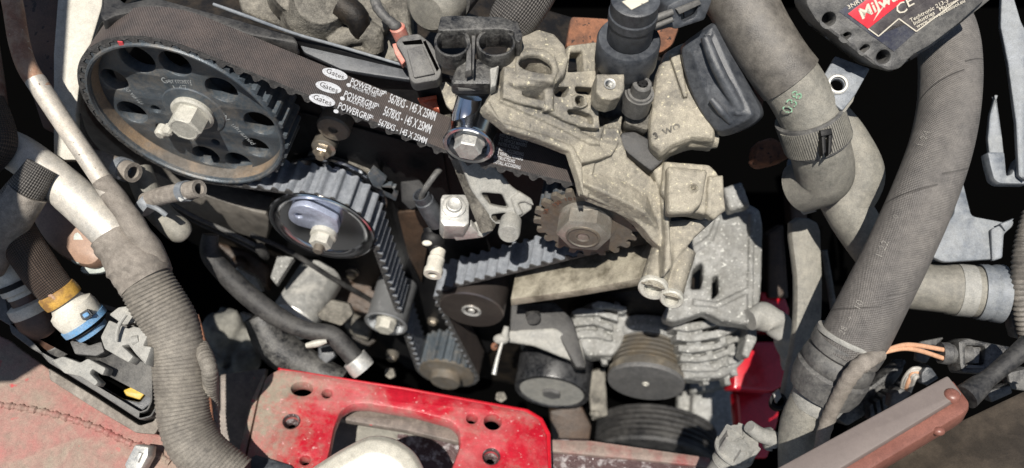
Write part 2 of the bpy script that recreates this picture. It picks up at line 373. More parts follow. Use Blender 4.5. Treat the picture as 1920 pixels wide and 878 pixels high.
K = dict(
 black=mat('black_plastic', (.004, .004, .005), .55, bump=.15, dust=(.014, .0135, .013), da=.3, ds=60, spec=.25),
 shell=mat('deep_shade_black', (.0012, .0012, .0012), 1.0, bump=0, spec=0, grain=0),  # near black puts the deep shade of the bay into the colour
 blackdust=mat('dusty_black_plastic', (.006, .0065, .008), .34, dust=(.15, .145, .135), da=.36, ds=80, bump=.35, rough2=.7, grain=.5),
 bluegrey=mat('dusty_blue_grey_plastic', (.02, .023, .029), .34, dust=(.085, .09, .098), da=.44, ds=45, bump=.25, bs=1500, rough2=.58),
 grey=mat('dusty_grey_plastic', (.034, .034, .036), .42, dust=(.15, .145, .135), da=.48, ds=50, bump=.35, rough2=.7),
 palegrey=mat('pale_dusty_plastic', (.20, .20, .19), .65, dust=(.31, .30, .27), da=.5, ds=90, bump=.3),
 cast=mat('dusty_cast_aluminium', (.125, .118, .105), .46, .15, col2=(.27, .245, .195), ns=20, lo=.38, hi=.58, dust=(.37, .335, .265), da=.36, ds=45, speck=((.46, .42, .30), 520, .64), bump=.65, bs=1300, spec=.5, rough2=.7, grain=.34),
 castdark=mat('dark_cast_aluminium', (.055, .05, .042), .5, .1, col2=(.14, .13, .11), ns=50, dust=(.27, .25, .21), da=.35, ds=80, bump=.9, bs=900, rough2=.8, grain=.4),
 castpale=mat('oxidised_alternator_aluminium', (.20, .20, .19), .46, .15, col2=(.32, .32, .31), ns=34, dust=(.15, .145, .13), da=.38, ds=60, speck=((.48, .48, .45), 420, .62), bump=.8, bs=800, spec=.5, grain=.4, rough2=.7),
 blade=mat('stained_aluminium_sheet', (.36, .33, .26), .55, .25, col2=(.13, .115, .085), ns=42, lo=.44, hi=.6, dust=(.34, .31, .25), da=.25, ds=90, bump=.35, bs=800),
 steel=mat('zinc_steel', (.50, .50, .48), .4, .6, col2=(.45, .45, .43), ns=100, bump=.15, dust=(.42, .40, .36), da=.3, ds=120, rough2=.7),
 bolt=mat('pale_zinc_bolt', (.44, .43, .38), .5, .3, dust=(.45, .43, .38), da=.4, ds=150, bump=.25, bs=1200, rough2=.7),
 chrome=mat('polished_steel', (.55, .57, .61), .17, 1.0, bump=0, dust=(.33, .36, .42), da=-.1, ds=300, rough2=.45, grain=.06),
 bluesteel=mat('phosphated_pulley_steel', (.088, .105, .122), .36, .3, col2=(.062, .077, .092), ns=40, dust=(.17, .145, .115), da=.25, ds=60, bump=.25, bs=1300, rough2=.6),
 rustrim=mat('rust_stained_steel', (.13, .115, .10), .5, .3, col2=(.30, .21, .13), ns=45, dust=(.14, .13, .12), da=.35, ds=90, bump=.25, rough2=.7),
 rustplate=mat('brown_oxidised_steel', (.125, .112, .092), .5, .35, col2=(.16, .13, .095), ns=80, dust=(.12, .11, .10), da=.35, ds=140, bump=.3, rough2=.7),
 rust=mat('rust', (.20, .085, .045), .85, col2=(.11, .05, .03), ns=150, speck=((.03, .018, .015), 330, .62), bump=.6, bs=700),
 beltback=mat('belt_back_fabric', (.006, .0065, .008), .5, dust=(.085, .062, .053), da=.5, ds=12, bump=.5, bs=2500, pat=('twill', 4300, (.12, .11, .105)), spec=.5, grain=.2),  # brown patches put the sun's sheen on the belt into its colour
 beltteeth=mat('belt_tooth_fabric', (.17, .185, .21), .75, dust=(.27, .285, .31), da=.45, ds=160, bump=.9, bs=1800, spec=.3),
 beltedge=mat('belt_edge_rubber', (.02, .02, .022), .75, dust=(.11, .105, .10), da=.4, ds=300, bump=.9, bs=1600),
 print_=mat('white_belt_print', (.44, .45, .47), .6, bump=0, speck=((.03, .03, .034), 1900, .605), grain=.2),
 hose=mat('dusty_rubber_hose', (.030, .028, .027), .32, dust=(.165, .15, .13), da=.62, ds=18, bump=.3, bs=1500, rough2=.66, grain=.3),
 hosegrey=mat('grey_rubber_hose', (.115, .112, .10), .5, col2=(.17, .165, .145), ns=24, dust=(.245, .23, .195), da=.5, ds=70, bump=.4, bs=1300, rough2=.7, grain=.3),
 fabric=mat('fabric_wrapped_hose', (.085, .079, .075), .5, dust=(.16, .147, .134), da=.5, ds=16, bump=.6, bs=1200, pat=('weave', 4300, (.045, .041, .038), 15.0), rough2=.7),
 corr=mat('dusty_corrugated_conduit', (.07, .062, .054), .5, dust=(.215, .195, .165), da=.64, ds=26, bump=.5, bs=1300, rough2=.72, grain=.4),
 tape=mat('dusty_cloth_tape', (.115, .098, .082), .75, dust=(.27, .242, .21), da=.55, ds=38, bump=.5, bs=1100, rough2=.9),
 braid=mat('braided_sleeve', (.17, .16, .15), .45, dust=(.22, .2, .18), da=.4, ds=60, bump=.9, pat=('braid', 2300, (.035, .032, .03))),
 braidb=mat('shade_brown_braid', (.085, .055, .04), .6, dust=(.13, .095, .07), da=.35, ds=60, bump=.9, pat=('braid', 2600, (.02, .014, .011))),  # brown copy of the braid, with the left edge shade put into it
 pipe=mat('pitted_aluminium_pipe', (.44, .41, .365), .45, .4, dust=(.42, .37, .31), da=.45, ds=60, speck=((.10, .075, .06), 420, .68), bump=.25, rough2=.75),
 pipesmooth=mat('satin_aluminium_pipe', (.50, .48, .44), .4, .45, dust=(.45, .41, .35), da=.42, ds=40, speck=((.2, .15, .11), 500, .72), bump=.15, rough2=.65),
 rustpipe=mat('rusty_pipe', (.24, .12, .075), .75, col2=(.34, .22, .15), ns=120, speck=((.45, .38, .3), 400, .66), bump=.5),
 cream=mat('cream_painted_panel', (.42, .40, .35), .55, dust=(.36, .335, .28), da=.4, ds=30, speck=((.5, .48, .42), 300, .7), bump=.1),
 wingshade=mat('wing_shade_brown', (.13, .075, .05), .7, col2=(.075, .045, .033), ns=30, speck=((.025, .015, .012), 260, .62), bump=.4),  # warm shade on the inner wing put into the brown
 red=mat('dusty_red_paint', (.37, .008, .02), .3, col2=(.42, .10, .105), ns=24, lo=.43, hi=.62, dust=(.24, .20, .155), da=.5, ds=30, speck=((.47, .25, .24), 380, .66), bump=.25, coat=.2, rough2=.8, grain=.25, grad=((1, 0, 0), -.108, -.035, .22, -.1)),
 redclean=mat('red_gloss', (.42, .008, .018), .3, bump=.05, coat=.2),
 reddirt=mat('mud_caked_red_paint', (.42, .05, .06), .5, dust=(.25, .225, .175), da=.72, ds=26, speck=((.45, .09, .10), 120, .66), bump=.5, bs=500, rough2=.9),
 fender=mat('chalky_red_paint', (.33, .05, .055), .5, col2=(.28, .12, .105), ns=14, lo=.34, hi=.62, dust=(.225, .185, .145), da=.6, ds=15, speck=((.40, .045, .05), 60, .66), bump=.5, bs=300, rough2=.85, grain=.3),
 redglass=mat('red_plastic', (.4, .01, .02), .25, bump=.1, coat=.3),
 salmon=mat('faded_red_connector', (.50, .16, .12), .6, dust=(.35, .25, .2), da=.4, ds=150, bump=.2),
 orange=mat('orange_red_plastic', (.5, .10, .045), .5, bump=.2, dust=(.3, .18, .13), da=.3, ds=150),
 yellow=mat('yellow_plastic', (.55, .36, .03), .5, bump=.1, dust=(.3, .24, .12), da=.3, ds=120),
 amber=mat('amber_ring', (.5, .29, .06), .45, col2=(.22, .12, .04), ns=120, bump=.2),
 blue=mat('blue_plastic', (.08, .26, .50), .45, bump=.15, dust=(.26, .31, .36), da=.42, ds=90),
 white=mat('white_plastic', (.52, .50, .44), .5, bump=.1, dust=(.5, .46, .38), da=.3, ds=90),
 ivory=mat('ivory_plastic', (.40, .38, .325), .38, bump=.03, sub=.1),
 brownpl=mat('brown_plastic', (.10, .055, .038), .45, col2=(.06, .035, .027), ns=80, bump=.2),
 milky=mat('milky_plastic_tank', (.40, .43, .40), .5, bump=.05, sub=.15),
 translbrown=mat('tank_shade_brown', (.27, .17, .12), .5, bump=.05, sub=.1),  # shaded side of the milky tank put into a brown colour
 metalclip=mat('galvanised_sheet', (.10, .115, .138), .42, .15, dust=(.24, .25, .255), da=.46, ds=28, bump=.2, rough2=.75),
 rock=mat('grey_rubble', (.17, .165, .145), .9, col2=(.09, .088, .08), ns=60, bump=.8, bs=300),
 asphalt=mat('asphalt', (.04, .04, .038), .9, col2=(.06, .058, .055), ns=20, bump=.6, bs=200),
 glossblack=mat('gloss_black_wheel', (.008, .0085, .010), .25, dust=(.06, .06, .062), da=.35, ds=60, bump=.12, rough2=.6),
 reddishrail=mat('red_brown_rail', (.20, .05, .045), .5, col2=(.17, .13, .11), ns=50, dust=(.26, .2, .17), da=.4, ds=60, bump=.4, rough2=.8),
 brushed=mat('brushed_steel', (.42, .43, .44), .36, .75, bump=.05, bs=2500, grain=.12, dust=(.2, .2, .2), da=.05, ds=120, rough2=.6),
 darksteel=mat('dark_polished_steel', (.16, .135, .125), .3, .85, col2=(.2, .17, .155), ns=40, bump=.03, grain=.1),
 nutsteel=mat('worn_nut_steel', (.33, .315, .28), .36, .5, col2=(.24, .22, .19), ns=70, bump=.15, grain=.25, dust=(.16, .13, .10), da=.25, ds=110, rough2=.6),
 rubber=mat('black_rubber', (.009, .009, .010), .5, dust=(.075, .072, .068), da=.42, ds=60, bump=.3, rough2=.75),
 dial=mat('anodised_lever', (.42, .46, .58), .4, .5, bump=.1, dust=(.3, .33, .42), da=.3, ds=100),
 ribbed=mat('worn_ribbed_steel', (.30, .275, .24), .28, .75, col2=(.36, .31, .24), ns=60, bump=.1, dust=(.10, .085, .07), da=.05, ds=90, rough2=.6, grain=.2),
 capgrey=mat('matt_charcoal_cap', (.07, .07, .07), .65, dust=(.13, .125, .12), da=.4, ds=60, bump=.25),
 barface=mat('grey_brown_bar_face', (.145, .12, .11), .5, bump=.1, bs=2500, dust=(.165, .138, .125), da=.4, ds=30, grain=.1),
 barred=mat('copper_red_bar_edge', (.19, .08, .06), .4, bump=.05, col2=(.15, .06, .045), ns=25),
 skin_rail=mat('greasy_rail', (.10, .085, .075), .45, col2=(.18, .15, .13), ns=60, dust=(.24, .2, .17), da=.35, ds=80, speck=((.5, .05, .07), 160, .70), bump=.4),
 frost=mat('frosted_grime', (.09, .055, .055), .4, .3, col2=(.34, .31, .31), ns=180, lo=.5, hi=.62, speck=((.6, .58, .58), 700, .66), bump=.9, bs=600),
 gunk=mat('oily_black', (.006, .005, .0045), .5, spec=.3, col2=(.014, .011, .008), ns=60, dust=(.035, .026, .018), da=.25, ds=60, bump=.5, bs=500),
 brownlow=mat('dim_brown_casting', (.035, .022, .014), .55, col2=(.06, .036, .022), ns=45, bump=.5, bs=400, grain=.4),  # kept dark so the dimness of deep gaps is in the colour
 wire=mat('pale_orange_wire', (.50, .28, .17), .5, bump=.05),
 wireg=mat('grey_wire', (.35, .33, .30), .5, bump=.05),
 labelred=mat('red_label_print', (.62, .035, .05), .4, bump=.05, speck=((.5, .3, .28), 500, .72)),
 labelblk=mat('black_label_print', (.035, .03, .032), .5, bump=.05, dust=(.10, .09, .085), da=.35, ds=60),
 labelnavy=mat('navy_label_border', (.03, .032, .05), .5, bump=.05, dust=(.10, .10, .10), da=.3, ds=90),
 labelink=mat('cream_label_print', (.50, .46, .38), .6, bump=0, speck=((.2, .18, .16), 300, .66), grain=0),
 green=mat('pale_green_ink', (.20, .38, .25), .7, bump=0, speck=((.17, .175, .14), 900, .5)),
 ink=mat('faint_grey_ink', (.40, .42, .42), .7, bump=0, speck=((.12, .13, .14), 1500, .52), grain=0),
 hoseink=mat('faint_pale_ink', (.27, .255, .23), .8, bump=0, speck=((.17, .16, .15), 1500, .5), grain=0),
 redpaint=mat('red_paint_dab', (.5, .06, .07), .6, bump=0, grain=0),
 blackfore=mat('brown_black_paint', (.035, .028, .021), .5, col2=(.085, .067, .05), ns=22, bump=.2, bs=200),
)
# ------------------------------------------------------------------ the setting: ground below and bay panels painted near black for deep shade
gz = W(960, 439, -1500).z
m = MB(); m.add([Vector((-60, -60, gz)), Vector((60, -60, gz)), Vector((60, 60, gz)), Vector((-60, 60, gz))], [[0, 1, 2, 3]])
solo('ground', None, None, m, K['asphalt'], kind='structure')
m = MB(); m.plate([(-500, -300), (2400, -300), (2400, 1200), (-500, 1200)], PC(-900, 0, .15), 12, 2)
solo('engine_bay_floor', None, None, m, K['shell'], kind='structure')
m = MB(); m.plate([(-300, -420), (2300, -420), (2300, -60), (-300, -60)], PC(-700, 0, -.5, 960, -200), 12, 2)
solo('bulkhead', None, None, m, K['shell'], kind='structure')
# ------------------------------------------------------------------ timing drive
def pc(x, y, Y=0): return PY(Y).hit(x, y)
cC, cT, cK, cI2, cP, cI1 = pc(350, 225), pc(604, 424), pc(838, 700), pc(886, 574), pc(1100, 416), pc(880, 268)
RC, RT, RK, RI2, RP, RI1 = 178, 90, 78, 72, 90, 42
FRONT = -FY
def at(c, Y): return Vector((c.x, Y * S, c.z))
# --- toothed belt
TH, TT, WID = 6.0, 10.5, 72.0
circ = [(cC, RC, 1), (cT, RT + TH, -1), (cK, RK, 1), (cI2, RI2 + TH, -1), (cP, RP, 1), (cI1, RI1 + TH, -1)]
P2 = [(Vector((c.x / S, c.z / S)), r, s) for c, r, s in circ]
tan = []
for i in range(6):
    (c1, r1, s1), (c2, r2, s2) = P2[i], P2[(i + 1) % 6]; D_ = c2 - c1; L_ = D_.length; de = s2 * r2 - s1 * r1; h_ = math.sqrt(max(0, L_ * L_ - de * de))
    n_ = (D_ * de + Vector((-D_.y, D_.x)) * h_) / (L_ * L_); tan.append((c1 - n_ * s1 * r1, c2 - n_ * s2 * r2))
path = []
for i in range(6):
    c, r, s = P2[i]; a_in, a_out = tan[i - 1][1] - c, tan[i][0] - c
    t0, t1 = math.atan2(a_in.y, a_in.x), math.atan2(a_out.y, a_out.x); d = (t1 - t0) % (2 * math.pi)
    if s < 0: d -= 2 * math.pi
    n = max(2, int(abs(d) * r / 3))
    path += [c + Vector((math.cos(t0 + d * k / n), math.sin(t0 + d * k / n))) * r for k in range(n + 1)]
    p, q = tan[i]; n = max(2, int((q - p).length / 3)); path += [p.lerp(q, k / n) for k in range(1, n)]
acc = [0]
for i in range(1, len(path) + 1): acc.append(acc[-1] + (path[i % len(path)] - path[i - 1]).length)
Ltot = acc[-1]; NT = round(Ltot / 28.0); SUB = 10; M_ = NT * SUB; ring = []; j = 0
for i in range(M_):
    t = Ltot * i / M_
    while acc[j + 1] < t: j += 1
    ring.append(path[j].lerp(path[(j + 1) % len(path)], (t - acc[j]) / max(1e-6, acc[j + 1] - acc[j])))
bmB = MB(); V = []; prof = [0, 0, .05, .55, .92, 1, .92, .55, .05, 0]
rnd = random.Random(3)
for i in range(M_):
    d = (ring[(i + 1) % M_] - ring[i - 1]).normalized(); nl = Vector((-d.y, d.x)); p = ring[i]
    o, q = p - nl * TH, p + nl * prof[i % SUB] * TT
    w = lambda v, Y: Vector((v.x * S, Y * S, v.y * S))
    jt = rnd.uniform(-.9, .9); fr = p + nl * (prof[i % SUB] * TT + rnd.uniform(-1.4, 1.2))
    V += [w(o, 2 + jt * .3), w(o, WID), w(q, WID), w(q, 3), w(fr, jt * .8)]
F, U, MI = [], [], []
for i in range(M_):
    k = (i + 1) % M_; a, b = i * 5, k * 5; l0, l1 = Ltot * i / M_ * S, Ltot * (i + 1) / M_ * S
    for (p, q, mi) in ((0, 1, 0), (1, 2, 2), (2, 3, 1), (3, 4, 2), (4, 0, 2)):
        F.append([a + p, a + q, b + q, b + p]); MI.append(mi); U.append([(l0, V[a + p].y), (l0, V[a + q].y), (l1, V[b + q].y), (l1, V[b + p].y)])
bmB.v = V; bmB.f = F; bmB.uv = U; bmB.mi = MI
belt = T('timing_belt', 'long black toothed belt with white lettering looped over the holed pulley and small sprockets', 'timing belt', at(cI1, 30))
part('belt_band', belt, bmB, [K['beltback'], K['beltteeth'], K['beltedge']], ang=50)
# lettering on the back of the top span
pA, pB = tan[5]; sp = (pA - pB); sp = Vector((sp.x, 0, sp.y)).normalized(); up_n = sp.cross(Vector((0, 1, 0)));
if up_n.z < 0: up_n = -up_n
o_span = Vector((pB.x * S, 0, pB.y * S)) + up_n * (TH + .6) * S
span = Pl(o_span, up_n); YD = Vector((0, 1, 0))
tx = MB()
def tline(s, a, b, h, bold=.012, mb=None):
    p, q = span.hit(*a), span.hit(*b); text(mb or tx, s, p, sp, YD, h, (q - p).dot(sp) / S, bold, thick=.1)
for (a, b) in (((655, 157), (717, 184)), ((643, 181), (703, 208)), ((632, 203), (693, 229))): tline('POWERGRIP', a, b, 20, .014)
for (a, b) in (((659, 165), (704, 185)), ((649, 189), (694, 209))): tline('MADE IN UK', a, b, 9, .005)
for x, y in ((722, 176), (708, 200), (697, 222)): text(tx, 'R', span.hit(x, y), sp, YD, 9, None, .01, 'CENTER', thick=.1)
for (a, b, h) in (((727, 191), (815, 225), 28), ((717, 215), (806, 249), 28), ((708, 234), (799, 268), 19)): tline('5678XS - 145 X 25MM', a, b, h, .014)
qA, qB = tan[4]; sp2 = (qA - qB); sp2 = Vector((sp2.x, 0, sp2.y)).normalized(); un2 = sp2.cross(Vector((0, 1, 0)))
if un2.z < 0: un2 = -un2
span2 = Pl(Vector((qB.x * S, 0, qB.y * S)) + un2 * (TH + .6) * S, un2)
def tline2(s, a, b, h):
    p, q = span2.hit(*a), span2.hit(*b); text(tx, s, p, sp2, YD, h, (q - p).dot(sp2) / S, .01, thick=.1)
for (a, b) in (((929, 281), (980, 297)), ((925, 306), (974, 322)), ((936, 256), (988, 272))): tline2('INSTALL ACCORDING', a, b, 11)
for (a, b) in (((927, 289), (979, 305)), ((935, 264), (986, 280))): tline2('TO VEHICLE MAKERS', a, b, 11)
for (a, b) in (((925, 297), (964, 309)), ((933, 272), (972, 284))): tline2('INSTRUCTIONS', a, b, 11)
tag(part('white_lettering', belt, tx, K['print_']), kind='stuff')
lg = MB(); lgt = MB()
for x, y in ((628, 139), (616, 164), (604, 188)):
    c = span.hit(x, y); lg.extr([[(math.cos(a) * 21 * S, math.sin(a) * 11 * S) for a in [2 * math.pi * k / 32 for k in range(32)]]], Pl(c + up_n * .3 * S, up_n), .4, 0)
    nn = len(lg.v) // (1)
    text(lgt, 'Gates', c + up_n * .3 * S - sp * 15 * S - YD * 5 * S, sp, YD, 15, 30, .0, thick=.45)
    e = span.hit(x + 26, y + 21); lg.extr([[(math.cos(a) * 4 * S, math.sin(a) * 4 * S) for a in [2 * math.pi * k / 16 for k in range(16)]]], Pl(e + up_n * .3 * S, up_n), .4, 0)
ol_ = tag(part('oval_logo', belt, lg, K['print_']), kind='stuff'); tag(sub(part('logo_lettering', belt, lgt, K['beltback']), ol_), kind='stuff')
# --- camshaft pulley
cp = T('camshaft_pulley', 'large blue grey steel timing pulley with ten oval holes and rusty rim', 'pulley', at(cC, 40))
m = MB(); m.gear(cC, FRONT, RC - 9, RC - 1, 40, 1, 74, .52, rin=RC - 15); part('toothed_rim', cp, m, K['bluesteel'])
m = MB(); m.lathe(at(cC, 0), FY, [(-4, RC - 15), (2, RC - 13), (3, RC - 12), (3, RC - 9), (0, RC - 7), (-6, RC - 7)], 96, caps=False); part('rim_lip', cp, m, K['bluesteel'])
m = MB(); m.lathe(at(cC, 0), FY, [(-34, RC - 17), (-24, RC - 18), (-5, RC - 14.8)], 96, caps=False); part('rim_inner_wall', cp, m, K['rustrim'])
big = [(257, 112, 30), (328, 120, 27), (415, 169, 28), (486, 232, 28), (480, 277, 25), (447, 304, 26), (386, 292, 26), (248, 211, 27), (214, 150, 24)]
small = [(292, 205, 9), (376, 187, 9), (404, 267, 8), (302, 240, 10)]
circ_o = [(math.cos(2 * math.pi * k / 96) * (RC - 16) * S, math.sin(2 * math.pi * k / 96) * (RC - 16) * S) for k in range(96)]
pd = Pl(at(cC, 26), FY); loops = [circ_o]
for x, y, rr in big + small:
    c = pd.uv(x, y); loops.append([(c[0] + rr * S * math.cos(2 * math.pi * k / 28), c[1] + rr * S * math.sin(2 * math.pi * k / 28)) for k in range(28)])
m = MB(); m.extr(loops, pd, 22, 1.5); part('pulley_disc', cp, m, K['bluesteel'])
m = MB(); hubc = pc(362, 212, 15); hubc = pc(364, 208, 26)
m.lathe(hubc, FY, [(-60, 30), (-60, 56), (0, 56), (2, 54), (3, 46), (3, 20)], 40); part('hub', cp, m, K['bluesteel'])
bo = MB(); bo.lathe(hubc, FY, [(3, 10), (3, 37), (9, 38), (12, 34), (12, 12)], 40); bw = part('bolt_washer', cp, bo, K['bolt'])
bo = MB(); bo.hexa(hubc, FY, 30, 10, 46, .35); bo.lathe(hubc, FY, [(44, 24.5), (46.5, 23.5), (46.5, 21), (45.5, 20), (45.5, 5)], 32); bw.parent = part('hex_bolt', cp, bo, K['bolt'])
bo = MB(); tb = pc(305, 244, 10); bo.lathe(tb, FY, [(-6, 11), (10, 11), (14, 7), (14, 2)], 16); bo.lathe(pc(316, 246, 0), FY, [(-10, 10), (5, 9), (8, 5)], 10); part('locating_peg', cp, bo, K['bolt'], ang=20)
tx = MB(); XD = Vector((1, 0, 0)); ZD = Vector((0, 0, 1))
def rot(a): return (XD * math.cos(R(a)) + ZD * math.sin(R(a)), ZD * math.cos(R(a)) - XD * math.sin(R(a)))
a, b = rot(8); text(tx, 'Germany', pc(306, 156, 25.6), a, b, 19, 56, thick=.3); text(tx, '1.47', pc(325, 168, 25.6), a, b, 15, 26, thick=.3)
a, b = rot(-62); text(tx, '1/IN  ultramid', pc(402, 205, 25.6), a, b, 15, 92, thick=.3)
a, b = rot(112); text(tx, '694 89A OIJ', pc(270, 195, 25.6), a, b, 13, 40, thick=.3)
tag(part('stamped_marks', cp, tx, K['ink']), kind='stuff')
m = MB(); q = pc(228, 82, 0); m.box(at(q, -1) , XD, FY, ZD, 9, 2, 11, .5); part('paint_dab', cp, m, K['redpaint'])
# --- tensioner
te = T('belt_tensioner', 'shiny dished belt tensioner pulley with bluish lever and pale nut', 'belt tensioner', at(cT, 30))
RF = 107
m = MB(); m.lathe(at(cT, 0), FY, [(-4, RF - 6), (2, RF), (5, RF), (7, RF - 3), (6, RF - 12), (2, RF - 20), (-2, RF - 24), (-12, RF - 27), (-12, 60)], 72, caps=False); part('front_flange', te, m, K['chrome'])
m = MB(); m.lathe(at(cT, 0), FY, [(-78, RT - 8), (-78, RT), (0, RT), (0, RT - 6)], 64); part('drum', te, m, K['chrome'])
m = MB(); m.lathe(at(cT, 0), FY, [(-88, 40), (-88, RF + 2), (-84, RF + 3), (-80, RF + 1), (-78, 50)], 72); part('rear_flange', te, m, K['chrome'])
m = MB(); m.lathe(at(cT, 1), FY, [(-6, 84), (-3, 84), (-3, 64), (0, 63), (1, 58), (-2, 56), (-5, 55), (-5, 20)], 56); part('dust_shield', te, m, K['black'])
m = MB(); pl = PY(-16); m.plate([(541, 398), (552, 388), (578, 388), (625, 410), (633, 420), (634, 436), (624, 442), (600, 434), (560, 424), (543, 412)], pl, 14, 2, holes=[(560, 405, 7)], sm=4); part('adjuster_lever', te, m, K['dial'])
m = MB(); nc = pc(606, 443, -24); m.lathe(nc, FY, [(-10, 26), (2, 26), (4, 22), (4, 5)], 32); m.hexa(nc, FY, 22, 2, 24, .2); nt = part('nut', te, m, K['bolt'])
m = MB(); m.lathe(nc, FY, [(20, 10), (36, 10), (38, 8), (38, 2)], 20); sub(part('stud', te, m, K['rustplate']), nt)
# --- chrome idlers
def cup(name, label, c, Rr, length, front, boltr, bm, rim=6, ph=.4, rec=22, sm='chrome'):
    t = T(name, label, 'idler pulley', at(c, 30), 'idler pulleys of the toothed belt'); o = at(c, front)
    m = MB(); m.lathe(o, FY, [(-length, Rr - 8), (-length, Rr - 2), (-8, Rr - 2), (-4, Rr), (0, Rr + 1), (2, Rr - 1), (1, Rr - rim), (-8, Rr - rim - 2), (-rec, Rr - rim - 5), (-rec, 6)], 64, caps=False); part('shell', t, m, K[sm])
    m = MB(); m.lathe(o, FY, [(-rec + 1, Rr - 15), (-rec + 3, Rr - 15), (-rec + 3, boltr), (-rec + 9, boltr), (-rec + 9, 4)], 40); part('bearing_shield', t, m, K['metalclip'])
    m = MB(); m.lathe(o, FY, [(-rec + 8, 5), (-rec + 8, boltr * 1.02), (-rec + 13, boltr * 1.02), (-rec + 15, boltr * .9), (-rec + 15, 5)], 32); m.hexa(o, FY, boltr * .92, -rec + 14, -rec + 36, ph); part('hex_bolt', t, m, bm)
    return t
cup('idler_pulley', 'polished cup shaped idler roller with hex bolt resting on the lettered belt', cI1, RI1, 100, -6, 25, K['steel'])
c2 = pc(724, 606, -10)
cup('idler_pulley', 'small polished idler roller with white bolt left of the narrow descending belt', c2, 50, 110, -12, 24, K['bolt'], rec=18, sm='brushed')
id2 = T('idler_pulley', 'flat faced polished steel idler roller below the belt teeth with a small centre ring', 'idler pulley', at(cI2, 30), 'idler pulleys of the toothed belt'); o = at(cI2, -12)
m = MB(); m.lathe(o, FY, [(-90, 40), (-90, RI2), (-3, RI2), (0, RI2 - 3), (0, 24)], 72); part('roller', id2, m, K['darksteel'])
m = MB(); m.lathe(o, FY, [(-1, 22), (2, 22), (3, 19), (1, 15), (-1, 13), (-1, 3)], 40); m.lathe(o, FY, [(0, 8), (3, 7), (3, 1)], 20); part('centre_ring', id2, m, K['steel'])
# --- crank sprocket
cs = T('crankshaft_sprocket', 'small steel toothed sprocket at the bottom of the belt loop behind the red panel', 'sprocket', at(cK, 30))
m = MB(); m.gear(cK, FRONT, RK - 13, RK - 2, 20, 0, 86, .5); part('toothed_drum', cs, m, K['bluesteel'])
m = MB(); m.lathe(at(cK, 0), FY, [(-4, 20), (-4, RK - 6), (3, RK - 6), (5, 50), (8, 40), (24, 40), (28, 36), (28, 10)], 48); part('hub', cs, m, K['rustplate'])
# --- pump sprocket
ps = T('pump_sprocket', 'brown oxidised toothed sprocket with big silver hub nut under the cast bracket', 'sprocket', at(cP, 30))
m = MB(); m.gear(at(cP, 0), FRONT, RP - 9, RP - 1, 20, 8, 84, .5); part('toothed_drum', ps, m, K['bluesteel'])
m = MB(); m.gear(at(cP, -4), FRONT, RP - 8, RP + 5, 20, -4, 5, .6, rin=30, ph=.2)
hp = Pl(at(cP, -8), FY); part('notched_plate', ps, m, K['rustplate'])
m = MB(); m.lathe(at(cP, -8), FY, [(-1, 10), (-1, 54), (1, 53), (1.5, 46), (1, 10)], 40); part('plate_boss', ps, m, K['rustplate'])
hc = pc(1098, 410, -8)
m = MB(); m.lathe(hc, FY, [(0, 8), (0, 47), (8, 47), (10, 43), (10, 8)], 40); m.hexa(hc, FY, 47, 8, 40, .62); hn = part('hub_nut', ps, m, K['nutsteel'])
m = MB(); m.lathe(hc, FY, [(38, 8), (38, 31), (42, 30), (43, 27), (41, 25), (42, 12), (40, 9), (34, 8), (34, 2)], 40); sub(part('shaft_end', ps, m, K['rustplate']), hn)
tx = MB()
for s, x, y, an in (('VA', 1026, 402, 80), ('130', 1040, 388, 52), ('101', 1058, 377, 22)):
    a, b = rot(an); text(tx, s, pc(x, y, -9.2), a, b, 12, 18, .015, thick=.4)
tag(part('stamped_marks', ps, tx, K['rust']), kind='stuff')
# ------------------------------------------------------------------ rear cover, engine front
m = MB(); m.plate([(150, 130), (190, 40), (320, 20), (560, 75), (850, 150), (1090, 240), (1120, 420), (990, 540), (930, 640), (880, 720), (760, 690), (640, 560), (520, 470), (420, 400), (250, 330), (165, 250)], PY(104), 10, 2, r=12)
m.plate([(560, 210), (830, 285), (845, 380), (790, 440), (700, 330), (600, 290)], PY(98), 6, 2, r=8)
solo('rear_timing_cover', 'black dusty rear timing cover behind the belt and pulleys', 'engine cover', m, K['black'])
blk = T('engine_block', 'dark oily engine block behind the timing cover', 'engine block', pc(700, 400, 150))
m = MB(); m.plate([(160, 110), (300, 70), (560, 110), (860, 190), (1120, 260), (1250, 330), (1250, 520), (980, 760), (700, 760), (560, 600), (380, 470), (200, 360)], PY(120), 300, 8, r=10); part('block_casting', blk, m, K['gunk'])
m = MB(); m.plate([(745, 400), (790, 395), (815, 420), (800, 470), (790, 530), (765, 480)], PY(92), 8, 2, r=4); part('bare_patch', blk, m, K['brownlow'])
m = MB(); w = pc(625, 241, 70); m.lathe(w, FY, [(-40, 8), (-40, 30), (0, 31), (4, 28), (4, 9), (-2, 8), (-2, 2)], 32)
solo('rusty_spacer', 'round rusty spacer with centre hole in the dark below the lettered belt', 'spacer', m, K['rustplate'])
m = MB(); w = pc(606, 280, 60); m.lathe(w, FY, [(-30, 10), (-30, 22), (-2, 23), (0, 20), (0, 4)], 24); m.hexa(w, FY, 17, -1, 14, .3); m.lathe(w, FY, [(12, 8), (22, 8), (22, 2)], 16)
solo('flange_nut', 'small oily flange nut below the rusty spacer', 'nut', m, K['ribbed'])
m = MB(); m.plate([(575, 292), (590, 285), (625, 297), (668, 312), (700, 325), (735, 350), (725, 362), (690, 340), (640, 322), (590, 308)], PY(92), 12, 2, r=3)
solo('tensioner_bracket', 'oily brown bracket edge curving above the tensioner', 'bracket', m, K['castdark'])
m = MB()
for ol in ([(688, 330), (698, 316), (724, 338), (716, 350), (742, 352), (736, 366), (700, 350)], [(712, 349), (733, 347), (746, 366), (742, 378), (722, 368)]): m.plate(ol, PY(70), 10, 1.5, r=2)
